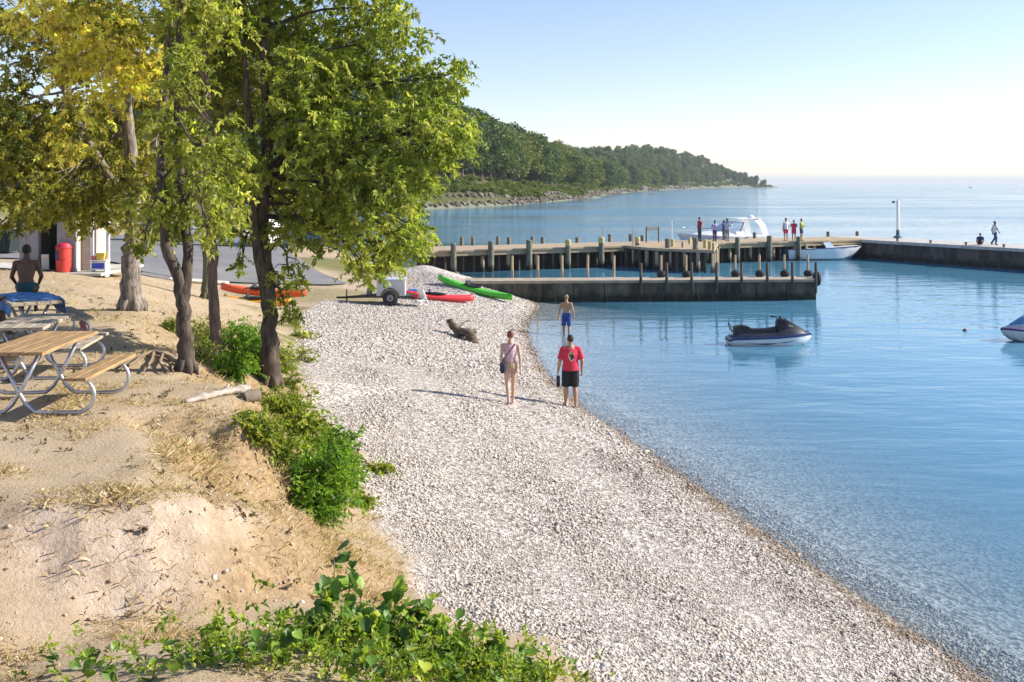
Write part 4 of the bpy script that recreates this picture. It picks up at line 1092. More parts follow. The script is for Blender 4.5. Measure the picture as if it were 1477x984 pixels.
for x0, x1, y0, y1, dn, hh in [(-6.5, 2.0, 5, 9, 2100, 0.06), (-8, -1.0, 9, 14, 1450, 0.06), (-11, -2.5, 14, 22, 330, 0.07), (-18, -4, 22, 36, 90, 0.09)]:
    x, y = scatter(x0, x1, y0, y1, dn, DRY); ok = (np.abs(x) < y * 0.56 + 1.0)
    x, y = x[ok], y[ok]
    tuft = np.clip(0.5 + 1.6 * fbm(x * 1.7, y * 1.7, 31, 4), 0.15, 2.0)
    tuft *= 1 + 0.4 * sample(bank, x, y)
    gx.append(x); gy.append(y); gh.append(hh * tuft * srng.uniform(0.5, 1.5, len(x)))
gx, gy, gh = np.concatenate(gx), np.concatenate(gy), np.concatenate(gh)
tag(grass('dry_grass', gx, gy, gh, dryc(len(gx), 0.03 + 0.5 * sample(GREEN, gx, gy)), srng, 0.7), 'short straw coloured dry grass on the bluff', kind='stuff')
# tall straw on the bank shoulders
x, y = scatter(-4.6, -1.2, 9.2, 14.5, 420, DRY * smooth01((slope - 0.2) / 0.3)); 
tag(grass('dry_straw', x, y, 0.04 + 0.09 * srng.random(len(x)) ** 2, dryc(len(x), 0.06), srng, 0.8, 0.003), 'long dry straw hanging over the bank', kind='stuff')
# crumbs of earth on the bare bank
x, y = scatter(-7, -1.2, 6, 10.2, 60, np.clip(BARE + 0.6 * bank, 0, 1), 0.45)
c = np.array([(0.50, 0.36, 0.24)]) * (1 + 0.25 * srng.normal(size=(len(x), 1)))
tag(stones('earth_crumbs', x, y, 0.006 + 0.022 * srng.random(len(x)) ** 4, np.clip(c, 0.05, 0.8), octa(), srng, 0.8), 'loose crumbs of earth on the bare bank', kind='stuff')
# dead leaves and dark plants litter on the bank
x, y = scatter(-6.5, -1.5, 6.5, 13, 8, np.clip(bank * 1.4 + 0.2 * (n1 > 0.1), 0, 1), 0.5)
xb, yb = scatter(-12, -2.5, 9.5, 26, 4, DRY); x = np.concatenate([x, xb]); y = np.concatenate([y, yb])
lit = np.stack([x, y, sample(GZ, x, y) + 0.012], 1)
V, Fa, C = spray_leaves(lit, srng, per=7, twig=0.10, L=(0.03, 0.06), Wd=(0.02, 0.035), base=(0.10, 0.075, 0.04), alt=(0.22, 0.17, 0.07), droop=-0.1)
tag(mesh_np('leaf_litter', V, Fa, leaf_mat, None, C), 'small withered plants and fallen leaves on the bank', kind='stuff')

# ------------------------------------------------------------------ wooded shore across the bay
def wood_proto(k, seed):
    rng = np.random.default_rng(seed)
    root = thing('forest_tree', 'x', 'tree')
    h = 1.0
    tb = MB()
    pp, rr = limb([(0, 0, -0.06), (0.01, 0.01, 0.25), (rng.normal() * .03, rng.normal() * .03, 0.55), (rng.normal() * .05, 0, 0.85)], 0.022, 0.006, 4, 0.005, rng)
    tb.tube(pp, rr, 6)
    cen = []
    nl = 15
    for i in range(nl):
        t = (i + 0.5) / nl
        z = 0.22 + 0.70 * t
        wr = (0.36 + 0.03 * k) * math.sin(math.pi * (0.20 + 0.72 * t)) ** 0.8
        a = i * 2.4 + rng.random()
        c = np.array([math.cos(a) * wr * 0.62, math.sin(a) * wr * 0.62, z + rng.normal() * 0.02])
        tb.tube([Vector((0, 0, z * 0.75)), Vector(c)], [0.008, 0.003], 4)
        cen.append(lobe_points(c, (0.15, 0.15, 0.115), 150, rng, 0.5))
    tb.build('trunk', pm('far_bark', (0.20, 0.17, 0.14), 0.9, 0.2, 12), root)
    c = np.concatenate(cen)
    n = len(c)
    base = [(0.095, 0.14, 0.04), (0.12, 0.155, 0.05), (0.075, 0.115, 0.045), (0.16, 0.18, 0.05), (0.13, 0.145, 0.065)][k]
    cols = tints(n, rng, base, np.array(base) * 1.6, 0.2, 0.5)
    V, Fa, C = leaves(c, rng.normal(size=(n, 3)) + np.array([0, 0, -0.3]), rng.uniform(0.04, 0.08, n), rng.uniform(0.034, 0.06, n), cols, rng)
    mesh_np('crown', V, Fa, far_leaf_mat, root, C)
    return root
PROTO = [wood_proto(k, 60 + k) for k in range(5)]
used = set()
def far_tree(x, y, h, k, label, group):
    if k in used: r = copy_tree(PROTO[k])
    else: r = PROTO[k]; used.add(k)
    r.location = (x, y, ground_z(x, y) - 0.1)
    wsc = rl.uniform(0.85, 1.25)
    r.scale = (h * wsc, h * wsc, h); r.rotation_euler = (0, 0, rl.uniform(0, 6.28))
    r['label'] = label % TONE[k]; r['group'] = group
    return r
def offset_line(off):
    out = []
    for i, (x, y) in enumerate(FAR):
        a = Vector(FAR[max(i - 1, 0)]); b = Vector(FAR[min(i + 1, len(FAR) - 1)]); t = (b - a).normalized()
        out.append(Vector((x - t.y * off, y + t.x * off)))
    return out
def walk(line, s0, s1, step):
    acc = 0.0; s = s0
    for a, b in zip(line[:-1], line[1:]):
        l = (b - a).length
        while s < acc + l:
            if s > s1: return
            yield a.lerp(b, (s - acc) / l); s += step * rl.uniform(0.75, 1.25)
        acc += l
TONE = ('mid green', 'pale olive green', 'dark bluish green', 'yellowish green', 'greyish olive')
LN = '%s broadleaf tree on the near wooded point across the bay'
LF = '%s hazy tree on the far headland'
for off, step, h0, h1 in [(15, 9.0, 14, 18), (26, 10, 17, 21), (40, 11, 18, 22), (58, 14, 18, 23)]:
    for p in walk(offset_line(off), -0.0, 205, step):
        far_tree(p.x + rl.uniform(-2, 2), p.y + rl.uniform(-2, 2), rl.uniform(h0, h1) * (1.12 if p.y < 262 else 1.0), rl.choice((0, 1, 2, 2, 3)), LN, 'trees on the wooded point')
for off, step, h0, h1 in [(8, 18, 13, 17), (20, 18, 16, 20), (36, 20, 17, 21), (54, 23, 17, 21)]:
    for p in walk(offset_line(off), 206, 1395, step):
        sc_ = 1.0 if p.y < 1250 else max(0.6, 1 - (p.y - 1250) / 600)
        far_tree(p.x + rl.uniform(-3, 3), p.y + rl.uniform(-3, 3), rl.uniform(h0, h1) * sc_, rl.choice((0, 1, 2, 3, 4)), LF, 'trees on the far headland')
LB_ = '%s distant tree beyond the asphalt lot'
for i in range(26):
    x = -110 + i * 3.4 + rl.uniform(-2, 2); y = 128 + 1.2 * (i - 6) + rl.uniform(-10, 14)
    if not bool(inside(LANDPOLY, np.array([x + 6.0]), np.array([y]))[0]): continue
    far_tree(x, y, rl.uniform(8, 12), rl.choice((0, 1, 2, 3)), LB_, 'trees beyond the lot')
# bank shrubs and boulders below the path
sh_proto = None
for j, (off, step) in enumerate(((4.2, 5.0), (8.5, 6.5), (12.5, 8.5), (3.0, 14.0))):
    for p in walk(offset_line(off), 0 if j < 3 else 331, 330 if j < 3 else 1400, step):
        if sh_proto is None:
            rng = np.random.default_rng(90)
            sh_proto = thing('shrub', 'rounded shrub growing on the rocky bank below the wooded point', 'shrub', group='shrubs on the far bank')
            c = np.concatenate([lobe_points(q, (0.42, 0.42, 0.36), 260, rng, 0.5) for q in ((0, 0, .45), (.5, .1, .3), (-.5, .1, .35), (.05, .4, .4), (0, -.45, .3))])
            st = MB()
            for q in c[rng.integers(0, len(c), 14)]: st.tube([Vector((0, 0, -.1)), Vector(q) * 0.5 + Vector((0, 0, .1)), Vector(q)], [.03, .02, .008], 4)
            st.build('stems', bark_dark, sh_proto)
            cols = tints(len(c), rng, (0.12, 0.17, 0.04), (0.28, 0.30, 0.07), 0.25, 0.6)
            V, Fa, C = leaves(c, rng.normal(size=c.shape), rng.uniform(0.12, 0.22, len(c)), rng.uniform(0.08, 0.14, len(c)), cols, rng)
            mesh_np('foliage', V, Fa, far_leaf_mat, sh_proto, C)
            o = sh_proto
        else: o = copy_tree(sh_proto)
        if j == 3: o['label'] = 'large hazy shrub at the waterline of the far headland'; o['group'] = 'shrubs on the far headland'
        s_ = rl.uniform(1.9, 3.3) * (1.0, 1.0, 0.8, 1.7)[j]
        o.location = (p.x, p.y, ground_z(p.x, p.y) - 0.2); o.scale = (s_, s_, s_ * rl.uniform(.7, 1.0)); o.rotation_euler = (0, 0, rl.uniform(0, 6))
rock_mat = pm('shore_rock', (0.085, 0.072, 0.06), 0.9, 0.35, 1.3, 0.8, 5, col2=(0.20, 0.17, 0.14))
def rock_mesh(seed):
    rng = np.random.default_rng(seed)
    bm = bmesh.new(); bmesh.ops.create_icosphere(bm, subdivisions=2, radius=1)
    pl = [(unit(rng.normal(size=3)), rng.uniform(0.55, 0.85)) for _ in range(9)]
    for v in bm.verts:
        q = np.array(v.co)
        for n_, d_ in pl:
            t = q @ n_ - d_
            if t > 0: q = q - n_ * t * 0.9
        v.co = q * (1 + 0.05 * rng.normal())
    me = bpy.data.meshes.new('boulder'); bm.to_mesh(me); bm.free(); me.materials.append(rock_mat); return me
RM = [rock_mesh(i) for i in range(5)]
def boulder(x, y, s, label, group, sink=0.3, z=None):
    o = bpy.data.objects.new('boulder', rl.choice(RM)); link(o)
    zz = ground_z(x, y) if z is None else z
    o.location = (x, y, zz + s * (0.6 - sink)); o.scale = (s * rl.uniform(.8, 1.4), s * rl.uniform(.8, 1.3), s * rl.uniform(.6, .95)); o.rotation_euler = (rl.uniform(-.3, .3), rl.uniform(-.3, .3), rl.uniform(0, 6))
    return tag(o, label, 'boulder', group)
for off, step, s0, s1 in ((0.3, 2.4, 0.5, 1.0), (2.2, 3.2, 0.5, 1.1)):
    for p in walk(offset_line(off), 0, 300, step): boulder(p.x, p.y, rl.uniform(s0, s1), 'brown boulder in the rocky bank at the foot of the wooded point', 'boulders on the far bank', 0.35)
for p in walk(offset_line(1.0), 300, 900, 11): boulder(p.x, p.y, rl.uniform(1.6, 3.2), 'pale rock along the waterline of the far headland', 'rocks on the far headland', 0.3)
for px, py, s in [(636, 392, .3), (645, 396, .28), (652, 399, .25), (630, 388, .25), (641, 399, .3), (657, 402, .22), (626, 384, .22)]:
    x, y, z = at(px, py, .4); boulder(x, y, s, 'small brown rock at the edge of the gravel mound by the pier', 'rocks by the gravel mound', 0.2)

# ------------------------------------------------------------------ the air over the lake
hz = MB().box((2500, 7200, 30), (24000, 14540, 90)).build('haze', pm('haze', (1, 1, 1)))
hm_ = bpy.data.materials.new('lake_haze'); th = nodes_of(hm_); th.nodes.remove(th.nodes['Principled BSDF'])
pv = th.nodes.new('ShaderNodeVolumePrincipled'); pv.inputs['Color'].default_value = (0.78, 0.88, 1.0, 1); pv.inputs['Density'].default_value = 0.00013
th.links.new(pv.outputs[0], th.nodes['Material Output'].inputs['Volume'])
hz.data.materials.clear(); hz.data.materials.append(hm_)
tag(hz, 'thin pale haze over the lake', kind='stuff')

# ------------------------------------------------------------------ boats
gel_white = pm('white_gelcoat', (0.80, 0.80, 0.80), 0.25, 0.04, 3, spec=0.5, coat=0.3)
glass = pm('tinted_window', (0.05, 0.08, 0.10), 0.08, 0.1, 2, spec=0.6)
chrome = pm('galvanised_tube', (0.55, 0.56, 0.60), 0.32, 0.12, 9, metal=0.85, bump=0.1, bscale=60)
black_plastic = pm('black_plastic', (0.022, 0.022, 0.025), 0.45, 0.25, 8)
navy = pm('navy_paint', (0.02, 0.035, 0.14), 0.3, 0.15, 4)
def hull(mb, L, B, sheer, keel, bow=0.35, n=14, flare=1.0, tr=0.88):
    """open V hull: stern at x=0, stem at x=L"""
    rings = []
    for i in range(n + 1):
        t = i / n
        w_ = B / 2 * (tr + (1 - tr) * min(1, t / 0.35)) * (1 - max(0, (t - bow) / (1 - bow)) ** 2.3)
        w_ = max(w_, 0.012)
        zs = sheer + 0.22 * sheer * t * t
        zk = keel + (zs - keel) * max(0, (t - 0.62) / 0.38) ** 2.4 * 0.97
        zc = zk + (zs - zk) * 0.38
        x = L * t
        rings.append([(x, -w_, zs), (x, -w_ * 0.97, zs - (zs - zc) * 0.4), (x, -w_ * 0.86, zc), (x, 0, zk), (x, w_ * 0.86, zc), (x, w_ * 0.97, zs - (zs - zc) * 0.4), (x, w_, zs)])
    return mb.loft([[Vector(p) for p in r] for r in rings])
def outboard(parent, x, z, s=1.0):
    o = MB().loft([[Vector((x + a * s, b * s, z + c * s)) for a, b in ((-.22, -.11), (.1, -.13), (.1, .13), (-.22, .11))] for c in (0, .18, .34)]).box((x - 0.05 * s, 0, z + .38 * s), (.22 * s, .18 * s, .08 * s)).build('outboard_motor', black_plastic, parent, bevel=0.03)
    MB().box((x - .03, 0, z - .38 * s), (.12 * s, .07 * s, .8 * s)).box((x - .1, 0, z - .62 * s), (.3 * s, .03, .03)).build('shaft', pm('motor_grey', (.3, .3, .32), .4), o)
    return o
def runabout(label, loc, rz, group, canopy=False, L=6.0):
    b = thing('motorboat', label, 'motorboat', loc, rz, group)
    hb = hull(MB(), L, 2.1, 0.82, -0.3)
    hb.build('hull', gel_white, b, smooth=True)
    MB().loft([[Vector((L * t, -w_, z)), Vector((L * t, w_, z)), Vector((L * t, w_ * 0.9, z + .07)), Vector((L * t, -w_ * .9, z + .07))] for t, w_, z in ((.55, .9, .86), (.7, .76, .9), (.85, .48, .95), (.98, .07, .99))]).build('foredeck', gel_white, b, smooth=True)
    for s in (-1, 1):
        MB().tube([(L * t, s * q, z) for t, q, z in ((0.0, .93, .82), (.3, 1.05, .84), (.55, .98, .9), (.75, .72, .95), (.92, .3, 1.0), (.995, .03, 1.03))], 0.035, 6).build('rub_rail', navy if not canopy else gel_white, b, smooth=True)
        MB().box((L * .3, s * 0.55, .78), (.5, .5, .16)).box((L * .3 - .26, s * .55, 1.0), (.1, .5, .4), ry=-.15).build('seat', pm('cream_vinyl', (.7, .68, .62), .5), b, bevel=.03)
    MB().add([(L * .50, -.86, .9), (L * .63, -.52, .93), (L * .63, .52, .93), (L * .50, .86, .9), (L * .46, -.8, 1.3), (L * .565, -.47, 1.34), (L * .565, .47, 1.34), (L * .46, .8, 1.3)], [(0, 1, 5, 4), (1, 2, 6, 5), (2, 3, 7, 6)]).build('windshield', pm('clear_screen', (.35, .45, .5), .1, spec=.6), b)
    MB().tube([(L * .46, -.8, 1.31), (L * .565, -.47, 1.35), (L * .565, .47, 1.35), (L * .46, .8, 1.31)], .025, 6).build('windshield_frame', chrome, b)
    outboard(b, -0.12, 0.72)
    return b
ANG = math.atan2(pd.y, pd.x)
q = at(1131, 375, 0)
runabout('white open motorboat with raised bow moored along the pier near the breakwater', (q[0], q[1] + 0.3, -0.02), 0.06, None, L=5.85)
# cabin boat behind the pier
s0 = pier_s(978, W + 1.6)
qb = PA + pd * s0 - pn * (W + 1.7)
cb = thing('cabin_cruiser', 'large white cabin boat with tall arch moored behind the tall pier', 'boat', (qb.x, qb.y, 0.0), ANG)
L = 8.0
hull(MB(), L, 2.7, 1.5, -0.45, bow=0.4).build('hull', gel_white, cb, smooth=True)
for i in range(len(cb.children)): pass
cb.rotation_euler = (0, 0, ANG + math.pi); cb.location = (qb.x + pd.x * L, qb.y + pd.y * L, 0)
MB().loft([[Vector((x, -w_, z)), Vector((x, w_, z)), Vector((x, w_ * .8, z + h)), Vector((x, -w_ * .8, z + h))] for x, w_, z, h in ((2.6, 1.05, 1.45, .45), (4.0, 1.0, 1.5, .45), (5.6, .75, 1.55, .3), (6.9, .3, 1.62, .06))]).build('cabin', gel_white, cb, smooth=True)
ws = MB().add([(3.0, -1.05, 1.9), (4.4, -.75, 1.92), (4.4, .75, 1.92), (3.0, 1.05, 1.9), (2.6, -.95, 2.6), (3.3, -.65, 2.65), (3.3, .65, 2.65), (2.6, .95, 2.6)], [(0, 1, 5, 4), (1, 2, 6, 5), (2, 3, 7, 6)]).build('windshield', pm('pale_screen', (.45, .6, .7), .1, spec=.6), cb)
for pp in ([(3.0, -1.05, 1.9), (2.6, -.95, 2.6)], [(3.0, 1.05, 1.9), (2.6, .95, 2.6)], [(4.4, -.75, 1.92), (3.3, -.65, 2.65)], [(4.4, .75, 1.92), (3.3, .65, 2.65)], [(2.6, -.95, 2.6), (3.3, -.65, 2.65), (3.3, .65, 2.65), (2.6, .95, 2.6)]):
    MB().tube(pp, .04, 6).build('frame', gel_white, ws)
MB().loft([[Vector((x + a, y, z)) for a in (-.28, .28)] + [Vector((x + .28, y * .92, z + .1)), Vector((x - .28, y * .92, z + .1))] for x, y, z in ((.75, -1.2, 1.4), (1.05, -1.1, 2.3), (1.35, -.8, 2.75), (1.35, .8, 2.75), (1.05, 1.1, 2.3), (.75, 1.2, 1.4))]).build('radar_arch', gel_white, cb, smooth=True)
MB().box((2.1, 0, 2.86), (2.0, 1.7, .07)).build('hard_top', gel_white, cb, bevel=.02)
MB().lathe([(.05, 2.85), (.25, 2.9), (.25, 3.02), (.1, 3.12)], (1.35, 0, 0), 12).build('radar_dome', gel_white, cb, smooth=True)
MB().tube([(1.2, .5, 2.8), (.9, .5, 3.6)], .015, 5).build('antenna', gel_white, cb)
for s in (-1, 1): MB().tube([(3.2, s * 1.3, 1.55), (3.2, s * 1.3, 2.05), (5.5, s * 1.0, 2.15), (7.4, s * .2, 2.25), (7.4, s * .2, 1.75)], .02, 5).build('bow_rail', chrome, cb)
o = runabout('tiny white boat far out on the lake near the horizon', (at(1398, 271.2, 0)[0], at(1398, 271.2, 0)[1], 0), 0.3, None, L=7)

def jetski(label, loc, rz, body, trim, deck_c, sc=1.0, cowl_c=None):
    j = thing('jet_ski', label, 'jet ski', loc, rz)
    j.scale = (sc,) * 3
    # stern at x=-1.45, nose at x=1.5
    st = [(-1.42, .34, .02, .20), (-1.25, .50, -.08, .27), (-.6, .56, -.12, .30), (.2, .56, -.12, .33), (.8, .48, -.09, .37), (1.2, .30, 0.0, .40), (1.42, .12, .16, .40), (1.5, .04, .28, .38)]
    rings = [[Vector(p) for p in ((x, -w_, z1), (x, -w_ * .98, z0 + (z1 - z0) * .55), (x, -w_ * .75, z0 + .06), (x, 0, z0), (x, w_ * .75, z0 + .06), (x, w_ * .98, z0 + (z1 - z0) * .55), (x, w_, z1))] for x, w_, z0, z1 in st]
    MB().loft(rings).build('hull', body, j, smooth=True)
    MB().loft([[Vector((x, s * (w_ + .015), z1 + dz)) for s, dz in ((-1, -.045), (1, -.045), (1, .02), (-1, .02))] for x, w_, z0, z1 in st]).build('bumper_stripe', trim, j, smooth=True)
    dk = [(-1.30, .36, .24, .30), (-1.0, .44, .28, .42), (-.3, .46, .30, .42), (.25, .46, .33, .46), (.6, .44, .36, .60), (.95, .32, .39, .56), (1.25, .18, .40, .47), (1.42, .06, .39, .42)]
    MB().loft([[Vector(p) for p in ((x, -w_, a), (x, w_, a), (x, w_ * .62, b), (x, 0, b + .03), (x, -w_ * .62, b))] for x, w_, a, b in dk]).build('deck', deck_c, j, smooth=True)
    MB().loft([[Vector(p) for p in ((x, -.17 * k, a), (x, .17 * k, a), (x, .14 * k, b), (x, 0, b + .03), (x, -.14 * k, b))] for x, k, a, b in ((-1.2, .9, .38, .62), (-.95, 1, .38, .68), (-.72, 1.05, .38, .64), (-.6, 1.05, .38, .56), (-.1, 1, .40, .55), (.2, .9, .42, .60), (.38, .6, .45, .66))]).build('seat', black_plastic, j, smooth=True)
    cw = MB().loft([[Vector(p) for p in ((x, -w_, a), (x, w_, a), (x, w_ * .6, b), (x, 0, b + .04), (x, -w_ * .6, b))] for x, w_, a, b in ((.28, .2, .5, .82), (.42, .25, .5, .90), (.62, .26, .5, .86), (.9, .22, .5, .70), (1.2, .12, .45, .52))]).build('cowl', cowl_c or black_plastic, j, smooth=True)
    for s in (-1, 1): MB().add([(x, s * (w_ + .012), z) for x, w_, z in ((-1.0, .535, .12), (.1, .558, .13), (.75, .49, .2), (1.05, .385, .27), (.6, .515, .16), (-.2, .555, .08))], [tuple(range(6))]).build('hull_decal', trim, j)
    h = MB().tube([(.22, -.36, .93), (.30, -.18, .94), (.36, 0, .90), (.30, .18, .94), (.22, .36, .93)], .022, 7).tube([(.36, 0, .90), (.46, 0, .80)], .05, 7).build('handlebar', black_plastic, j, smooth=True)
    for s in (-1, 1):
        MB().tube([(.20, s * .40, .928), (.235, s * .30, .934)], .03, 7).build('grip', black_plastic, h)
        MB().box((.50, s * .32, .90), (.05, .13, .09), rz=s * .3).build('mirror', black_plastic, j, bevel=.015)
    MB().tube([(-1.28, -.14, .46), (-1.36, -.14, .74), (-1.36, .14, .74), (-1.28, .14, .46)], .018, 6).tube([(-1.36, 0, .74), (-1.38, 0, .95)], .01, 5).build('grab_rail', black_plastic, j, smooth=True)
    MB().box((.72, -.235, .68), (.16, .02, .05), ry=.3).build('badge', pm('cream_badge', (.7, .62, .4), .5), j)
    return j
q = at(1108, 496, 0)
jetski('black jet ski with white hull floating alone beyond the low dock', (q[0], q[1], -0.03), 0.0, gel_white, navy, pm('black_gloss_deck', (.03, .035, .05), .3, .2))
q = at(1505, 491, 0)
jetski('pale purple jet ski with blue hood floating apart from the black one', (q[0], q[1], 0.03), math.pi, pm('cream_gel', (.68, .68, .64), .3), pm('purple_trim', (.12, .04, .16), .4), pm('pale_deck', (.55, .5, .58), .3), 1.0, pm('teal_hood', (.10, .28, .48), .3))
q = at(1392, 477, 0)
bu = thing('buoy', 'tiny dull red buoy floating between the two jet skis', 'buoy', (q[0], q[1], 0)); bu.scale = (.75, .75, .6)
red_pl = pm('red_plastic', (.42, .05, .05), .45, .15)
MB().lathe([(.02, -.1), (.11, -.05), (.13, .02), (.08, .09), (.03, .12)], n=12).build('float', pm('dull_buoy', (.18, .05, .06), .5), bu, smooth=True)
torus((0, 0, .14), .03, .008, 'Y', 10, 5).build('ring', chrome, bu)

# ------------------------------------------------------------------ kayaks and trailer
def kayak(label, p0, p1, col, group, tilt=0.0, roll=0.0, lift=0.0):
    a, b = Vector(p0), Vector(p1); c = (a + b) / 2; Lk = (b - a).length
    k = thing('kayak', label, 'kayak', (c.x, c.y, c.z + lift), math.atan2(b.y - a.y, b.x - a.x), group)
    k.rotation_euler = (roll, -math.atan2(b.z - a.z, (b.xy - a.xy).length), k.rotation_euler.z)
    rings = []; n = 16
    for i in range(n + 1):
        t = i / n; u = 2 * t - 1
        w_ = .34 * max(0.03, (1 - abs(u) ** 2.6)); rock = .14 * abs(u) ** 3
        top = .30 + .10 * abs(u) ** 2; x = u * Lk / 2
        rings.append([Vector((x, s, z)) for s, z in ((0, rock), (w_ * .6, rock + .03), (w_, .17 + rock * .6), (w_ * .8, top - .06), (0, top), (-w_ * .8, top - .06), (-w_, .17 + rock * .6), (-w_ * .6, rock + .03))])
    m = pm('kayak_' + label.split()[0], col, .4, .1, 3, spec=.45)
    MB().loft(rings).build('hull', m, k, smooth='all')
    ring = [(math.cos(t) * .42 - .1, math.sin(t) * .22, .325) for t in np.linspace(0, 2 * math.pi, 20)[:-1]]
    MB().tube(ring, .028, 6, closed=True).build('cockpit_rim', black_plastic, k, smooth=True)
    MB().add([(math.cos(t) * .40 - .1, math.sin(t) * .20, .318) for t in np.linspace(0, 2 * math.pi, 20)[:-1]], [tuple(range(19))]).build('cockpit_well', black_plastic, k)
    MB().box((-.36, 0, .40), (.05, .3, .2), ry=-.25).build('seat_back', black_plastic, k, bevel=.02)
    for s in (-1, 1): MB().tube([(s * Lk * .45, 0, .37), (s * Lk * .47, 0, .44), (s * Lk * .49, 0, .38)], .014, 5).build('grab_handle', black_plastic, k)
    return k
def onground(px, py, z): x, y, _ = at(px, py, z); return (x, y, ground_z(x, y))
kayak('orange kayak lying on top of the yellow one beyond the tree trunks', at(318, 427, 1.15), at(441, 437, .95), (.75, .10, .015), 'kayaks on the beach', lift=.12)
kayak('yellow kayak lying under the orange one beyond the tree trunks', at(322, 441, 1.0), at(420, 445, .92), (.75, .33, .015), 'kayaks on the beach', lift=0.02)
kayak('red kayak lying on the gravel next to the trailer', onground(578, 431, .75), onground(683, 431, .7), (.70, .05, .06), 'kayaks on the beach', lift=.0)
kayak('green kayak pointing at the water behind the red kayak', onground(631, 415, .8), onground(738, 433, .5), (.10, .55, .04), 'kayaks on the beach', lift=.0)
tx, ty, tz = at(563, 441, .75); tz = ground_z(tx, ty)
tr = thing('trailer', 'small grey box trailer with black tyres parked on the gravel', 'trailer', (tx, ty, tz), 0.06)
tw = pm('pale_grey_paint', (.52, .53, .56), .45, .1, 3)
MB().box((.02, .45, .70), (1.12, .95, .62)).build('cargo_box', tw, tr, bevel=.025)
MB().box((.02, .45, 1.03), (1.18, 1.0, .05)).build('lid', tw, tr, bevel=.015)
MB().box((.1, .45, .36), (1.6, .9, .08)).box((-.95, .45, .36), (.5, .5, .06)).build('chassis', steel_dark, tr)
MB().tube([(-.6, .1, .36), (-1.9, .45, .30)], .04, 6).build('drawbar', steel_dark, tr); MB().tube([(-.6, .8, .36), (-1.9, .45, .30), (-2.15, .45, .30)], .04, 6).build('drawbar', steel_dark, tr)
MB().tube([(-1.75, .45, .0), (-1.75, .45, .62)], .03, 7).build('jack_stand', steel_dark, tr)
for s in (0, 1):
    wh = torus((0, -.05 + s * 1.0, .31), .215, .095, 'Y', 22, 8).build('tyre', rubber, tr, smooth=True)
    MB().lathe([(.17, -.03), (.16, .03), (.07, .05)], (0, -.05 + s * 1.0, .31), 14, 'Y').build('rim', pm('grey_rim', (.30, .31, .33), .4, metal=.5), wh, smooth=True)
    MB().lathe([(.045, -.06), (.04, .02)], (0, -.1 + s * 1.0, .31), 8, 'Y').build('hub', black_plastic, wh)
    MB().tube([(math.cos(t) * .36, -.06 + s * 1.02, .33 + math.sin(t) * .36) for t in np.linspace(.1, math.pi - .1, 9)], .03, 5).build('mudguard', steel_dark, tr)
    MB().box((.92, .1 + s * .7, .42), (.04, .12, .1)).build('tail_light', red_pl, tr)
MB().lathe([(.12, 0), (.13, .04), (.1, .26), (.04, .3)], (-.85, .45, .39), 10).build('gas_bottle', pm('dull_bottle', (.2, .19, .18), .5), tr, smooth=True)
# folded chair and blue bag by the trailer
x, y, z = at(607, 440, .72); z = ground_z(x, y)
ch = thing('folding_chair', 'white folding chair leaning open between trailer and red kayak', 'chair', (x, y, z), .7)
wpl = pm('white_plastic', (.75, .75, .73), .5, .06)
MB().box((.08, 0, .42), (.04, .44, .62), ry=-.45).build('backrest', wpl, ch, bevel=.015)
MB().box((-.12, 0, .26), (.42, .42, .035), ry=.12).build('seat', wpl, ch, bevel=.012)
for s in (-.2, .2):
    for a, b in (((-.3, s, 0), (.12, s, .45)), ((.22, s, 0), (-.25, s, .3))): MB().tube([a, b], .018, 6).build('leg', wpl, ch)
x, y, z = at(597, 431, .72); z = ground_z(x, y)
bg_ = thing('beach_bag', 'blue and white bag standing behind the folding chair', 'bag', (x, y, z), .2)
MB().loft([[Vector((sx * a, sy * b, h)) for sx, sy in ((-1, -1), (1, -1), (1, 1), (-1, 1))] for a, b, h in ((.2, .12, 0), (.23, .14, .2), (.21, .11, .38))]).build('body', pm('blue_cloth', (.05, .14, .5), .8, .15), bg_, bevel=.03)
MB().box((0, -.145, .2), (.2, .02, .18)).build('pocket', wpl, bg_); MB().tube([(-.1, 0, .36), (-.08, 0, .5), (.08, 0, .5), (.1, 0, .36)], .012, 5).build('handle', wpl, bg_)

# ------------------------------------------------------------------ driftwood, log, roots
drift = pm('grey_driftwood', (.07, .05, .035), .9, .35, 5, .8, 18, col2=(.16, .12, .085), stretch=(1, 4, 4))
def wood_thing(name, label, cat, limbs, mat, base):
    t = thing(name, label, cat, base); rng = np.random.default_rng(len(label))
    for i, (nm, pts, r0, r1) in enumerate(limbs):
        pp, rr = limb([Vector(p) - Vector(base) for p in pts], r0, r1, 6, r0 * .12, rng)
        rr = [q_ * (1 + .12 * rng.normal()) for q_ in rr]
        MB().tube(pp, rr, 9).build(nm, mat, t, smooth='all')
    return t
g0 = ray_ground(668, 488); dd = g0[1]
def dw(px, py, off=0): return atd(px, py, dd + off)
wood_thing('driftwood_log', 'dark gnarled driftwood log propped on the gravel beach', 'log', [('log', [dw(648, 462, .5), dw(655, 472, .4), dw(662, 480, .1), dw(674, 480, -.1), dw(682, 490, -.3), dw(684, 498, -.4)], .10, .17), ('branch', [dw(660, 478, .1), dw(672, 478, .0), dw(684, 478, .3)], .12, .09), ('root_stub', [dw(664, 480, 0), dw(656, 490, -.2), dw(652, 497, -.3)], .09, .05), ('twig', [dw(662, 474, .2), dw(670, 464, .7), dw(678, 462, 1.0)], .03, .015)], drift, g0)
pale_log = pm('bleached_log', (.33, .28, .22), .85, .25, 4, .5, 25, col2=(.48, .42, .35), stretch=(1, 5, 5))
g1 = ray_ground(320, 578); 
la, lb = Vector(ray_ground(266, 582)), Vector(ray_ground(352, 574))
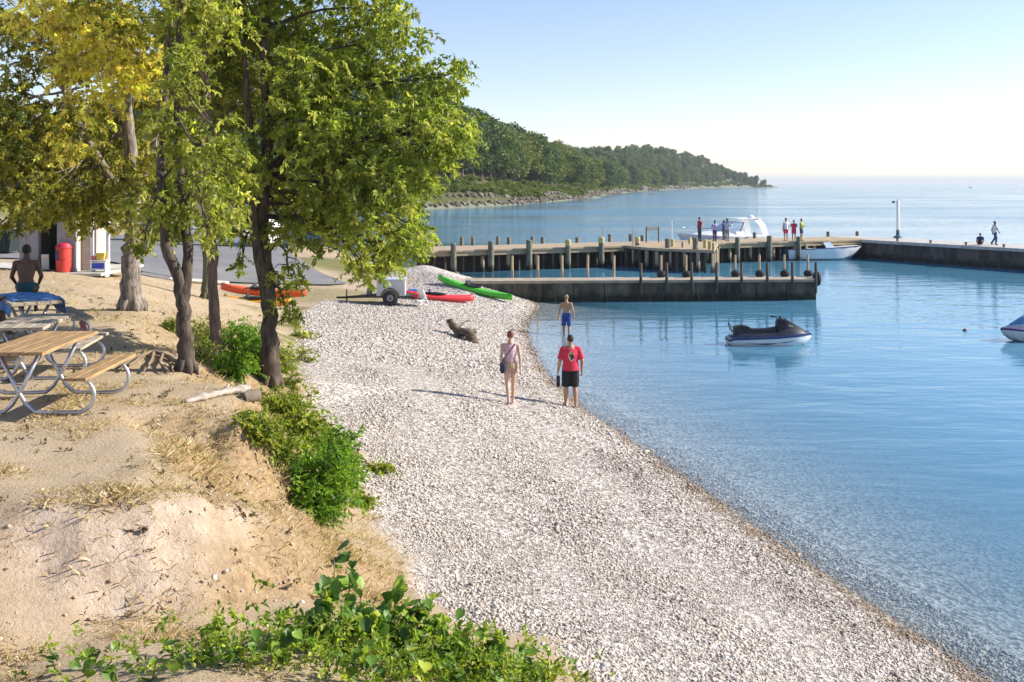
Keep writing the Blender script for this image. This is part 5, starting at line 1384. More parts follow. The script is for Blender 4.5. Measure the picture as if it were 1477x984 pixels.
wood_thing('fallen_log', 'bleached flat fallen log lying on the dry grass at the bluff edge', 'log', [('log', [la + Vector((0, 0, .02)), la.lerp(lb, .35) + Vector((0, 0, .06)), la.lerp(lb, .7) + Vector((0, 0, .08)), lb + Vector((0, 0, .09))], .045, .085), ('branch_stub', [la.lerp(lb, .6) + Vector((0, 0, .08)), la.lerp(lb, .62) + Vector((.02, .1, .2))], .03, .015)], pale_log, la).scale = (1, 1.25, .7)
sx, sy, sz = ray_ground(363, 580)
stp = thing('stump', 'short cut log end beside the bleached log', 'stump', (sx, sy, sz), .4); stp.scale = (.75, .75, .75)
MB().tube([(-.14, -.05, .08), (0, 0, .10), (.13, .04, .09)], [.10, .115, .105], 12).build('wood', pm('stump_bark', (.24, .19, .14), .9, .3, 6, .7, 20, stretch=(4, 1, 1)), stp, smooth=True)
MB().lathe([(.095, 0), (.09, .012)], (0, 0, 0), 12, 'X').build('cut_face', pale_log, stp).location = (.13, .04, .09)
r0 = Vector(ray_ground(228, 520)); rb = []
for i, pts in enumerate(([(268, 534), (236, 516), (214, 514), (190, 530), (176, 538)], [(214, 514), (196, 520), (170, 536)], [(236, 516), (232, 528), (244, 540)], [(222, 514), (218, 526), (208, 540)], [(262, 536), (246, 528), (252, 542)])):
    P_ = [Vector(ray_ground(*q_)) + Vector((0, -.03, .05)) for q_ in pts]
    rb.append(('root', P_, .05 if i == 0 else .03, .012))
wood_thing('exposed_roots', 'bare twisted roots sticking out of the eroded ground by the forked tree', 'roots', rb, pm('root_wood', (.22, .16, .11), .9, .3, 6, .6, 24), r0)

# ------------------------------------------------------------------ picnic tables
plank_sun = pm('varnished_plank', (.30, .185, .09), .6, .28, 3, .25, 40, col2=(.42, .27, .13), stretch=(12, 1.2, 12))
plank_grey = pm('weathered_plank', (.30, .24, .18), .75, .28, 3, .25, 40, col2=(.42, .36, .28), stretch=(12, 1.2, 12))
def picnic_table(label, loc, rz, mat, bmat, L=1.6):
    """long axis along local y"""
    t = thing('picnic_table', label, 'picnic table', loc, rz, None)
    for i in range(4): MB().box((-.285 + i * .19, 0, .75), (.18, L, .042)).build('table_plank', mat, t, bevel=.006)
    for s in (-1, 1):
        for i in range(2): MB().box((s * (.665 + i * .135), 0, .455), (.125, L, .04)).build('bench_plank', bmat, t, bevel=.006)
    for e in (-1, 1):
        y = e * (L / 2 - .26)
        MB().box((0, y, .715), (.7, .05, .03)).build('cross_bar', chrome, t)
        for s in (-1, 1):
            pts = [(s * -.22, y, .70), (s * -.05, y, .34), (s * .08, y, .12), (s * .18, y, .035), (s * .32, y, .028), (s * .62, y, .028)]
            pts += [(s * (.66 + .20 * math.sin(a)), y, .225 - .198 * math.cos(a)) for a in np.linspace(.2, math.pi - .05, 9)]
            pts += [(s * .56, y, .425)]
            MB().tube(pts, .025, 8).build('frame_tube', chrome, t, smooth='all')
        MB().tube([(-.05, y, .34), (.05, y, .34)], .02, 6).build('cross_tube', chrome, t)
    return t
bxp = at(59, 511, 2.85 + .77)
t1 = picnic_table('picnic table with brown planks in the sun and looped steel tube frame', (-5.72, 12.2, 0), 0.03, plank_sun, plank_sun, 1.65)
t1.location.z = ground_z(-5.6, 12.1) + .01
t2 = picnic_table('grey picnic table further back with a blue towel on top', (-8.1, 16.8, 0), R(35), plank_grey, plank_grey, 1.75)
t2.location.z = ground_z(-8.1, 16.8) + .01
t3 = picnic_table('empty shaded picnic table between the sunlit one and the towel table', (-6.85, 14.35, 0), R(8), plank_grey, plank_grey, 1.5)
t3.location.z = ground_z(-6.85, 14.35) + .01
# towels
def cloth(name, label, cat, w_, l_, mat, mw, drop=0.25, n=18, seed=0):
    """towel draped over a table top: sags past the plank edge"""
    V, Fa = [], []
    rng = np.random.default_rng(seed)
    for j in range(n + 1):
        for i in range(n + 1):
            u, v = i / n - .5, j / n - .5
            x, y = u * w_, v * l_
            e = max(0, abs(x) - .38)
            z = .012 + .012 * math.sin(11 * u + 5 * v) + .010 * math.sin(17 * v + 3 * u) - e * 1.0
            xx = math.copysign(min(abs(x), .385 + .12 * e), x)
            V.append((xx, y, z))
    for j in range(n):
        for i in range(n): a = j * (n + 1) + i; Fa.append((a, a + 1, a + n + 2, a + n + 1))
    top = len(V)
    mb = MB().add(V, Fa)
    o = mb.build(name, mat, smooth='all', fix=False); o.matrix_world = mw
    sm = o.modifiers.new('thickness', 'SOLIDIFY'); sm.thickness = .008; sm.offset = 1
    return tag(o, label, cat)
blue_towel = pm('blue_towel_cloth', (.07, .17, .42), .95, .3, 6, .5, 80, col2=(.14, .32, .60))
mw = Matrix.Translation(t2.location + Vector((0, 0, .774))) @ Matrix.Rotation(R(35), 4, 'Z') @ Matrix.Translation((.06, -.05, 0))
cloth('beach_towel', 'crumpled blue beach towel spread over the grey picnic table', 'towel', 1.25, 1.2, blue_towel, mw)
pinkm = bpy.data.materials.new('striped_cloth'); tt = nodes_of(pinkm)
wv = tt.nodes.new('ShaderNodeTexWave'); wv.inputs['Scale'].default_value = 9; tcn = tt.nodes.new('ShaderNodeTexCoord'); tt.links.new(tcn.outputs['Object'], wv.inputs[0])
crn = tt.nodes.new('ShaderNodeValToRGB'); crn.color_ramp.interpolation = 'CONSTANT'
for p_, c_ in ((.0, (.62, .08, .28, 1)), (.4, (.8, .75, .75, 1)), (.55, (.75, .35, .10, 1)), (.75, (.65, .1, .2, 1))):
    e_ = crn.color_ramp.elements[0] if p_ == 0 else crn.color_ramp.elements.new(p_); e_.position = p_; e_.color = c_
crn.color_ramp.elements[len(crn.color_ramp.elements) - 1].color = (.2, .45, .3, 1)
tt.links.new(wv.outputs[0], crn.inputs[0]); tt.links.new(crn.outputs[0], tt.nodes['Principled BSDF'].inputs[0])
mw = Matrix.Translation(t2.location) @ Matrix.Rotation(R(35), 4, 'Z')
tb_ = MB()
for j in range(9):
    for i in range(7): pass
nn = 8; V = [(.72 + .02 * math.sin(j * 2.1) + .012 * math.sin(i * 1.7), -.55 + .38 * j / nn, .50 - (0 if i == 0 else .07 + .36 * i / nn)) for j in range(nn + 1) for i in range(nn + 1)]
V = [(x_ - .17 if i_ % (nn + 1) == 0 else x_ + .09, y_, z_) for i_, (x_, y_, z_) in enumerate(V)]
Fa = [(j * (nn + 1) + i, j * (nn + 1) + i + 1, (j + 1) * (nn + 1) + i + 1, (j + 1) * (nn + 1) + i) for j in range(nn) for i in range(nn)]
o = MB().add(V, Fa).build('beach_towel', pinkm, smooth='all', fix=False); o.matrix_world = mw @ Matrix.Translation((0, 0, 0))
o.modifiers.new('thickness', 'SOLIDIFY').thickness = .008
tag(o, 'striped pink and white towel hanging over the bench of the grey table', 'towel')

# ------------------------------------------------------------------ kiosk by the lot
kx, ky, kz = at(28, 389, 2.85); kz = ground_z(kx + 1.2, ky)
m_ = ky / F
kio = thing('kiosk', 'small grey concrete park kiosk with open doorway and cream side wall', 'kiosk', (kx, ky, kz - .05), 0)
def kw(px): return (px - 28) * m_
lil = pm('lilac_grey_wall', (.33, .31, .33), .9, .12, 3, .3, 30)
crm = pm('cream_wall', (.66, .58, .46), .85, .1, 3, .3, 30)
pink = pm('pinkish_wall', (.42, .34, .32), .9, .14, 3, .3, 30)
hgt = 2.35
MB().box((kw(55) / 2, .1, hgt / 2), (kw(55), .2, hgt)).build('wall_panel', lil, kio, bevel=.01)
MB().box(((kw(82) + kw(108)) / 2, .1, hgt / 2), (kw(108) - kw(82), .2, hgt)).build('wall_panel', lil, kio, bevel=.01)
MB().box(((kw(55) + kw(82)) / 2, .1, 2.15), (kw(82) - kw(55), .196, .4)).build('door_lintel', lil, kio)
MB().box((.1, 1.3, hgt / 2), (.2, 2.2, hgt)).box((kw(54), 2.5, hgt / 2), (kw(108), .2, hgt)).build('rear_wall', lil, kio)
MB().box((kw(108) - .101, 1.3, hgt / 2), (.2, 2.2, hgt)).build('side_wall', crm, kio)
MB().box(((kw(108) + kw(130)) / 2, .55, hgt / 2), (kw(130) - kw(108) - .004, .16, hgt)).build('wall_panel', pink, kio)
for a in (131, 154): MB().box((kw(a), .1, hgt / 2), (.09, .09, hgt)).build('porch_post', white_paint, kio, bevel=.008)
MB().box((kw(148), .9, 1.75), (kw(154) - kw(142), .08, 1.0)).build('porch_wall', crm, kio)
MB().box((kw(94), 1.2, hgt + .08), (kw(168), 3.2, .15)).build('roof_slab', pm('roof_felt', (.16, .14, .13), .9), kio, bevel=.01)
MB().box((kw(94), -.44, hgt + .08), (kw(168), .08, .2)).build('fascia', crm, kio)
MB().box(((kw(55) + kw(82)) / 2 - .12, 1.0, 1.0), (.5, .05, 2.0), rz=.5).build('door', pm('dark_green_door', (.02, .035, .03), .6), kio)
MB().box((kw(92), 1.2, .02), (kw(158), 3.6, .08)).build('floor_slab', concrete, kio)
def stand(name, label, cat, px, py, z0, fn):
    x, y, _ = at(px, py, z0); t = thing(name, label, cat, (x, y, ground_z(x, y))); fn(t); return t
def bin_fn(t):
    MB().lathe([(.21, .02), (.23, .1), (.23, .74), (.25, .76), (.25, .80)], n=18).build('drum', pm('red_drum', (.60, .055, .04), .5, .15), t, smooth=True)
    MB().lathe([(.25, .80), (.2, .9), (.08, .94)], n=18).build('lid', pm('dark_red_lid', (.45, .03, .06), .5), t, smooth=True)
    torus((0, 0, .42), .232, .012, 'Z').build('hoop', red_pl, t); MB().box((-.12, -.2, .55), (.1, .06, .3), rz=-.5).build('sticker', navy, t)
tb4 = stand('litter_bin', 'red drum litter bin with lid in front of the grey kiosk', 'bin', 92, 389.5, 2.85, bin_fn)
def tbl_fn(t):
    for a in (-.22, .22): MB().box((a, 0, .26), (.05, .3, .5)).build('leg', white_paint, t)
    MB().box((0, 0, .25), (.5, .32, .04)).build('shelf', wpl, t); MB().box((0, 0, .52), (.52, .34, .04)).build('top', wpl, t)
stand('display_stand', 'low white display stand under the kiosk porch', 'stand', 144, 391, 2.8, tbl_fn)
x, y, _ = at(144, 391, 2.8); gz_ = ground_z(x, y)
def item(name, label, cat, dx, dz, size, mat, lidm):
    t = thing(name, label, cat, (x + dx, y - .02, gz_ + dz))
    MB().loft([[Vector((sx_ * a * size[0] / 2, sy_ * a * size[1] / 2, h_ * size[2])) for sx_, sy_ in ((-1, -1), (1, -1), (1, 1), (-1, 1))] for a, h_ in ((.88, 0), (1, .92), (1, 1))]).build('body', mat, t, bevel=.01)
    MB().box((0, 0, size[2] + .018), (size[0] * 1.04, size[1] * 1.04, .03)).build('lid', lidm, t, bevel=.008)
bluep = pm('blue_plastic', (.04, .07, .5), .5); yelp = pm('yellow_plastic', (.7, .5, .08), .5)
item('storage_box', 'blue plastic box on the shelf of the display stand', 'box', 0, .272, (.40, .26, .17), bluep, wpl)
item('storage_box', 'yellow box on top of the white display stand', 'box', .06, .542, (.26, .22, .18), yelp, yelp)
item('storage_box', 'small pink box beside the yellow one on the display stand', 'box', -.16, .542, (.15, .2, .12), pm('pink_plastic', (.55, .16, .2), .5), wpl)
x, y, _ = at(66, 388.5, 2.85)
bd = thing('notice_board', 'white leaning notice board in the kiosk doorway', 'board', (x, y - .05, ground_z(x, y)), .3)
MB().box((0, .05, .28), (.22, .03, .5), rx=.25).build('panel', white_paint, bd); MB().tube([(0, .1, .45), (0, .3, 0)], .012, 5).build('strut', steel_dark, bd)
# dark container beyond the footpath
x, y, _ = at(0, 352, 2.5)
dp = thing('waste_container', 'dark green waste container beyond the footpath and kiosk', 'container', (x, y, ground_z(x, y)), 0)
dg = pm('dark_green_steel', (.018, .028, .024), .6, .2, 3)
MB().loft([[Vector((sx_ * a, sy_ * .75, h_)) for sx_, sy_ in ((-1, -1), (1, -1), (1, 1), (-1, 1))] for a, h_ in ((.82, .12), (.95, 1.05), (.95, 1.12))]).build('body', dg, dp, bevel=.02)
MB().box((0, 0, 1.16), (1.95, 1.55, .06), rx=.03).build('lid', black_plastic, dp, bevel=.02)
for s in (-.6, .6): MB().box((s, -.78, .6), (.07, .05, .9)).build('rib', dg, dp)
for s in (-.7, .7):
    for e in (-.6, .6): MB().lathe([(.07, -.03), (.07, .03)], (s, e, .07), 10, 'Y').build('wheel', rubber, dp)

# ------------------------------------------------------------------ parked vehicles behind the trees
def car(label, loc, rz, paint, van=False):
    c = thing('parked_car', label, 'van' if van else 'car', loc, rz, None)
    Lc = 4.9 if van else 4.4; top = 2.0 if van else 1.42
    if van: prof = [(-2.4, .45, .80, .9), (-2.4, .9, .92, .9), (-1.0, 1.0, .92, .9), (1.3, 1.0, .92, .9), (2.0, .95, .9, .9), (2.45, .80, .8, .75)]
    body = [(-Lc / 2, .50, .72, .74), (-Lc / 2 + .15, .30, .92, .85), (-1.2, .24, .96, .88), (.6, .24, .96, .88), (1.3, .26, .94, .85), (Lc / 2 - .2, .3, .86, .78), (Lc / 2, .42, .66, .7)]
    MB().loft([[Vector(p) for p in ((x_, -.85 * w_ / .9, z0), (x_, .85 * w_ / .9, z0), (x_, .88 * w_ / .9, (z0 + z1) / 2), (x_, .80 * w_ / .9, z1), (x_, -.80 * w_ / .9, z1), (x_, -.88 * w_ / .9, (z0 + z1) / 2))] for x_, z0, z1, w_ in body]).build('body', paint, c, smooth=True)
    cab = [(-2.1, .7, .9, top - .05, .70), (-1.6, .75, .92, top, .68), (.7, .75, .92, top, .68), (1.35, .72, .92, .98, .66)] if van else [(-1.95, .7, .9, .95, .66), (-1.3, .74, .92, top - .04, .58), (.1, .74, .92, top, .58), (1.15, .72, .92, .95, .64)]
    MB().loft([[Vector(p) for p in ((x_, -w0, z0), (x_, w0, z0), (x_, w1, z1), (x_, -w1, z1))] for x_, w0, z0, z1, w1 in cab]).build('cabin', paint, c, smooth=True)
    for s in (-1, 1):
        for xa, xb in (((-1.5, -.55), (-.4, .55)) if van else ((-1.15, -.3), (-.2, .55))):
            MB().add([(xa, s * .745, .98), (xb, s * .745, .98), (xb - .05, s * .665, top - .14), (xa + .05, s * .665, top - .14)], [(0, 1, 2, 3)]).build('window', glass, c)
        for xw in (-1.35, 1.38):
            wh = torus((xw, s * .78, .32), .23, .095, 'Y', 18, 7).build('wheel', rubber, c, smooth=True)
            MB().lathe([(.18, -.06), (.17, .06)], (xw, s * .80, .32), 12, 'Y').build('rim', chrome, wh)
        MB().box((Lc / 2 - .06, s * .52, .56), (.1, .26, .13)).build('headlight', pm('lamp_glass', (.7, .7, .68), .2), c, bevel=.02)
        MB().box((-Lc / 2 + .04, s * .58, .62), (.08, .2, .14)).build('tail_light', red_pl, c, bevel=.02)
    return c
for px, py, lab, pt, vn, rz in [(335, 357, 'white hatchback parked on the lot seen between the trunks', white_paint, False, .15), (402, 352, 'white van parked on the lot behind the dark trunk', gel_white, True, 1.2), (455, 352, 'blue car parked on the lot behind hanging leaves', pm('blue_car_paint', (.06, .14, .32), .3, .08, coat=.4), False, .1), (236, 354, 'silver car parked on the far side of the lot', pm('silver_paint', (.48, .49, .50), .35, .06, metal=.5), False, .1)]:
    x, y, _ = at(px, py, 1.45)
    car(lab, (x, y, ground_z(x, y) + .04), rz, pt, vn)
# ------------------------------------------------------------------ people
def solid(shapes, voxel, name, mat, parent, smooth_it=2, decimate=None):
    """several closed shapes fused into one continuous skin"""
    me = bpy.data.meshes.new(name); me.from_pydata(shapes.v, [], shapes.f)
    bm = bmesh.new(); bm.from_mesh(me); bmesh.ops.recalc_face_normals(bm, faces=bm.faces); bm.to_mesh(me); bm.free()
    t = bpy.data.objects.new(name, me); COL.objects.link(t)
    rm = t.modifiers.new('r', 'REMESH'); rm.mode = 'VOXEL'; rm.voxel_size = voxel; rm.use_smooth_shade = True
    sm = t.modifiers.new('s', 'SMOOTH'); sm.iterations = smooth_it; sm.factor = 0.5
    if decimate: t.modifiers.new('d', 'DECIMATE').ratio = decimate
    dg_ = bpy.context.evaluated_depsgraph_get(); dg_.update()
    m2 = bpy.data.meshes.new_from_object(t.evaluated_get(dg_))
    bpy.data.objects.remove(t); bpy.data.meshes.remove(me)
    m2.name = name
    m2.materials.clear(); m2.materials.append(mat)
    m2.polygons.foreach_set('use_smooth', [True] * len(m2.polygons))
    o = bpy.data.objects.new(name, m2); link(o, parent)
    return o
def cap(mb, a, ra, b, rb, n=10):
    a, b = Vector(a), Vector(b); d = (b - a)
    l = d.length or 1e-3; d = d / l
    ps, rs = [], []
    for t in (-1, -.8, -.45, 0): ps.append(a + d * ra * t); rs.append(ra * math.sqrt(max(0.02, 1 - t * t)))
    for t in (.33, .66): ps.append(a.lerp(b, t)); rs.append(ra + (rb - ra) * t)
    for t in (0, .45, .8, 1): ps.append(b + d * rb * t); rs.append(rb * math.sqrt(max(0.02, 1 - t * t)))
    mb.tube(ps, rs, n)
def ell(mb, c, r, n=14, m=9):
    rings = []
    for i in range(m):
        a = -math.pi / 2 + math.pi * (i + .15) / (m - .7)
        rings.append([Vector((c[0] + r[0] * math.cos(a) * math.cos(t), c[1] + r[1] * math.cos(a) * math.sin(t), c[2] + r[2] * math.sin(a))) for t in [2 * math.pi * k / n for k in range(n)]])
    mb.loft(rings)
def stack(mb, secs, n=16):                       # torso from ellipses (centre, rx, ry)
    mb.loft([[Vector((c[0] + rx * math.cos(t), c[1] + ry * math.sin(t), c[2])) for t in [2 * math.pi * k / n for k in range(n)]] for c, rx, ry in secs])

BASE = dict(pel=(0, 0, .95), wai=(0, .0, 1.10), che=(0, .0, 1.30), sho=(0, -.005, 1.43), nec=(0, -.01, 1.50), hea=(0, .01, 1.635),
            sL=(-.185, 0, 1.405), eL=(-.24, -.02, 1.12), wL=(-.245, .05, .87), sR=(.185, 0, 1.405), eR=(.24, -.02, 1.12), wR=(.245, .05, .87),
            hL=(-.095, 0, .93), kL=(-.105, .015, .50), aL=(-.105, -.02, .085), hR=(.095, 0, .93), kR=(.105, .015, .50), aR=(.105, -.02, .085))
SKIN = {}
def skin(col):
    if col not in SKIN: SKIN[col] = pm('skin_%d' % len(SKIN), col, .55, .1, 9, spec=.35)
    return SKIN[col]
def person(label, loc, face, height, skin_c, hair_c, pose=None, build=1.0, fem=False, top=None, top_c=None, bottom=None, bottom_c=None, fine=True, hair='short', sleeve=.55, leg=.75, shoes=None, toes=(0, 1), group=None, vox=None):
    """local +y is where the person faces; pose overrides joints"""
    J = {k: Vector(v) for k, v in BASE.items()}
    for k, v in (pose or {}).items(): J[k] = Vector(v)
    root = thing('person', label, 'person', loc, face, group)
    s = height / 1.75; root.scale = (s, s, s)
    v = vox or (.0085 if fine else .017)
    B = build; hw = 1.08 if fem else 1.0; sw = .92 if fem else 1.0
    b = MB()
    def torso(mb, g, z0=None):
        p, w_, c, sh = J['pel'], J['wai'], J['che'], J['sho']
        secs = [(p - Vector((0, 0, .07)), .13 * B * hw, .10 * B), (p, .158 * B * hw, .112 * B), (p.lerp(w_, .55), .148 * B, .105 * B), (w_, .130 * B * sw, .098 * B), (w_.lerp(c, .6), .155 * B * sw, .112 * B), (c, .168 * B * sw, .116 * B), (c.lerp(sh, .6), .165 * B * sw, .10 * B), (sh, .12 * B * sw, .075 * B), (J['nec'], .06, .058)]
        return [(q_, rx + g, ry + g) for q_, rx, ry in secs]
    stack(b, torso(b, 0))
    cap(b, J['sho'] + Vector((0, 0, -.01)), .062, J['hea'] - Vector((0, 0.015, .07)), .052)
    hc = J['hea']
    ell(b, hc + Vector((0, -.01, .025)), (.076, .094, .100)); ell(b, hc + Vector((0, .02, -.055)), (.058, .070, .062))
    if fine:
        cap(b, hc + Vector((0, .085, .015)), .011, hc + Vector((0, .108, -.02)), .016, 6)      # nose
        for sd_ in (-1, 1): ell(b, hc + Vector((sd_ * .078, -.005, 0)), (.012, .022, .032), 8, 6)
        cap(b, hc + Vector((-.022, .083, -.062)), .011, hc + Vector((.022, .083, -.062)), .011, 6)
    for sd_, S in ((-1, 'L'), (1, 'R')):
        sh, el, wr = J['s' + S], J['e' + S], J['w' + S]
        cap(b, sh + Vector((-sd_ * .05, 0, 0)), .062 * B, sh, .058 * B); cap(b, sh, .056 * B, el, .040 * B); cap(b, el, .041 * B, wr, .027 * B)
        d = (wr - el).normalized(); side = Vector((0, 1, 0)) if abs(d.y) < .8 else Vector((0, 0, 1)); side = (side - d * side.dot(d)).normalized(); nrm = d.cross(side)
        pal = wr + d * .055
        cap(b, wr + d * .01 + side * .012, .024, pal + side * .022 + d * .02, .019, 8); cap(b, wr + d * .01 - side * .012, .024, pal - side * .022 + d * .02, .019, 8)
        if fine:
            for kf, (of, ln) in enumerate(((.030, .062), (.010, .072), (-.011, .068), (-.031, .052))):
                f0 = pal + d * .03 + side * of; cu = nrm * (-sd_) * .012
                f1 = f0 + d * ln * .5 + cu * .6; f2 = f1 + d * ln * .42 + cu * 2.0
                cap(b, f0, .0098, f1, .0092, 6); cap(b, f1, .0092, f2, .008, 6)
            cap(b, wr + d * .03 + side * .028, .013, wr + d * .065 + side * .052, .011, 6); cap(b, wr + d * .065 + side * .052, .011, wr + d * .092 + side * .055, .009, 6)
        else: cap(b, pal, .028, pal + d * .07, .020, 6)
        hp, kn, an = J['h' + S], J['k' + S], J['a' + S]
        cap(b, hp, .092 * B * hw, kn, .056 * B); cap(b, kn, .054 * B, kn.lerp(an, .35) + Vector((0, -.015, 0)), .056 * B); cap(b, kn.lerp(an, .35) + Vector((0, -.015, 0)), .054 * B, an, .036)
        fd = Vector((sd_ * .12, 1, 0)).normalized() * 1.0
        if (pose or {}).get('t' + S): fd = Vector(pose['t' + S])
        cap(b, an + Vector((0, -.02, -.045)) , .038, an + fd * .12 + Vector((0, 0, -.052)), .032, 8); cap(b, an + fd * .12 + Vector((0, 0, -.052)), .030, an + fd * .175 + Vector((0, 0, -.058)), .022, 8)
    body = solid(b, v, 'body', skin(skin_c), root, 3 if fine else 2, .4 if fine else .5)
    if fine:
        for sd_ in (-1, 1):
            e = MB(); ell(e, hc + Vector((sd_ * .031, .083, .022)), (.011, .008, .007), 8, 6); e.build('eye', pm('eye_dark', (.05, .035, .03), .3), body, smooth='all')
    # hair
    hb = MB(); hm = pm('hair_%.2f' % hair_c[0], hair_c, .6, .3, 30, .5, 90)
    ell(hb, hc + Vector((0, -.022, .040)), (.085, .096, .098)); 
    if hair == 'bun': ell(hb, hc + Vector((0, -.105, .085)), (.04, .04, .04))
    if hair == 'tail': cap(hb, hc + Vector((0, -.10, .05)), .028, hc + Vector((0, -.13, -.12)), .016)
    if hair == 'long': ell(hb, hc + Vector((0, -.055, -.03)), (.082, .06, .12))
    ho = solid(hb, .01, 'hair', hm, root, 2)
    # cut the hair away from the face
    bmh = bmesh.new(); bmh.from_mesh(ho.data)
    bmesh.ops.delete(bmh, geom=[q_ for q_ in bmh.verts if q_.co.y > hc.y + .045 and q_.co.z < hc.z + .075], context='VERTS'); bmh.to_mesh(ho.data); bmh.free()
    # clothes
    if top:
        c = MB(); T = torso(c, .014)
        if top == 'tee':
            T = T[1:8]; T[0] = (T[0][0] - Vector((0, 0, .05)), T[0][1] + .016, T[0][2] + .018); T[1] = (T[1][0], T[1][1] + .015, T[1][2] + .015); T[2] = (T[2][0], T[2][1] + .022, T[2][2] + .018)
        else: T = T[2:8]; T[0] = (T[0][0] - Vector((0, 0, .02)), T[0][1] + .006, T[0][2] + .006)
        stack(c, T)
        for sd_, S in ((-1, 'L'), (1, 'R')):
            sh, el = J['s' + S], J['e' + S]
            cap(c, sh + Vector((-sd_ * .07, 0, .0)), .07 * B, sh + (Vector((0, 0, 0)) if top == 'tee' else Vector((-sd_ * .02, 0, .01))), .068 * B if top == 'tee' else .056 * B)
            if top == 'tee':
                e2 = sh.lerp(el, sleeve); d = (el - sh).normalized()
                c.tube([sh, sh.lerp(e2, .5), e2], [.068 * B, .069 * B, .072 * B], 10)
        solid(c, v * 1.05, 'shirt' if top == 'tee' else 'tank_top', top_c, root, 4)
    if bottom:
        c = MB(); p = J['pel']
        stack(c, [(p + Vector((0, 0, .10 if bottom != 'long' else .08)), .143 * B * hw + .012, .104 * B + .014), (p, .165 * B * hw + .012, .118 * B + .016), (p - Vector((0, 0, .09)), .15 * B * hw, .12 * B)])
        for S in 'LR':
            hp, kn, an = J['h' + S], J['k' + S], J['a' + S]
            if bottom == 'long':
                cap(c, hp, .104 * B, kn, .074 * B); c.tube([kn + (hp - kn) * .08, kn.lerp(an, .5), an + Vector((0, 0, .02))], [.074 * B, .068 * B, .062], 10)
            else:
                e2 = hp.lerp(kn, leg)
                c.tube([hp + Vector((0, 0, .03)), hp.lerp(e2, .5), e2], [.10 * B * hw, .102 * B, .092 * B], 12)
        solid(c, v * 1.05, 'trousers' if bottom == 'long' else 'shorts', bottom_c, root, 4)
    if shoes:
        for S, sd_ in (('L', -1), ('R', 1)):
            an = J['a' + S]; fd = Vector((pose or {}).get('t' + S, Vector((sd_ * .12, 1, 0)).normalized()))
            c = MB(); cap(c, an + Vector((0, -.025, -.045)), .046, an + fd * .15 + Vector((0, 0, -.05)), .040, 8)
            solid(c, v * 1.2, 'shoe', shoes, root, 2)
    return root, J, body
def cloth_m(name, col, var=.16): return pm(name, col, .85, var, 7, .9, 16, stretch=(1.6, 1.6, .8))
FAIR, TAN, DARK = (.56, .36, .26), (.44, .25, .15), (.13, .07, .045)
# --- man in red shirt wading at the edge, seen from behind
x, y, z = at(823, 589, .02)
rs = cloth_m('red_shirt_cloth', (.62, .035, .075)); bs = cloth_m('black_shorts_cloth', (.018, .02, .022))
rp, J, bdy = person('man in red printed shirt and black shorts standing barefoot at the waterline', (x, y, ground_z(x, y)), 0.08, 1.76, TAN, (.03, .02, .015), dict(eL=(-.27, -.03, 1.13), wL=(-.30, .03, .89), eR=(.28, -.03, 1.13), wR=(.285, .04, .88), kL=(-.11, .03, .5), aL=(-.12, .04, .085), aR=(.12, -.05, .085), hea=(.0, .03, 1.63)), 1.16, False, 'tee', rs, 'shorts', bs, hair='short', sleeve=.85, leg=1.0)
# printed emblem on the back of the shirt: a flat shape hugging the cloth
def back_print(parent, shirt, pts2d, z0, mat, name, k=.004):
    from mathutils.bvhtree import BVHTree
    bm = bmesh.new(); bm.from_mesh(shirt.data); tr_ = BVHTree.FromBMesh(bm); bm.free()
    vs = []
    for (px_, pz_) in pts2d:
        h = tr_.ray_cast(Vector((px_, -1, z0 + pz_)), Vector((0, 1, 0)))[0]
        yy = (h.y if h else -.13) - k
        vs.append((px_, yy, z0 + pz_))
    return vs
sh_o = [c for c in rp.children if c.name.startswith('shirt')][0]
def blob(cx_, cz_, rx, rz, wob, n=14, ph=0.):
    return [(cx_ + rx * math.cos(t) * (1 + wob * math.sin(3 * t + ph)), cz_ + rz * math.sin(t) * (1 + wob * math.cos(4 * t + ph))) for t in [2 * math.pi * i / n for i in range(n)]]
for i, (pts, col) in enumerate([(blob(0, .02, .075, .12, .12), (.75, .68, .62)), (blob(.015, .0, .05, .07, .25, 14, 1.), (.03, .05, .045)), (blob(-.01, .09, .04, .025, .2, 10, 2.), (.55, .45, .12)), (blob(.03, -.07, .035, .02, .2, 10, .5), (.2, .35, .2))]):
    vs = back_print(rp, sh_o, pts, 1.24, None, 'print', .004 + .002 * i)
    MB().add(vs, [tuple(range(len(vs)))]).build('shirt_print', cloth_m('print_%d' % i, col), sh_o)
# sandals carried in the left hand
hand = rp.matrix_world
sd_o = thing('sandals', 'pair of dark sandals carried in the hand of the man in red', 'sandals', Vector((x, y, ground_z(x, y))) + Matrix.Rotation(.08, 3, 'Z') @ (Vector((-.31, .05, .72)) * (1.76 / 1.75)), .1)
for i in (0, 1):
    so = MB().loft([[Vector((a * .04 * k + i * .022, b * .012, h_)) for a, b in ((-1, -1), (1, -1), (1, 1), (-1, 1))] for k, h_ in ((.6, -.24), (1, -.19), (.8, -.1), (.95, -.02), (.6, .04))]).build('sole', pm('dark_sole', (.06, .035, .07), .7), sd_o, bevel=.006)
    MB().tube([(-.035 + i * .022, 0, -.15), (i * .022, .035, -.08), (.035 + i * .022, 0, -.15)], .006, 5).build('strap', bs, so)
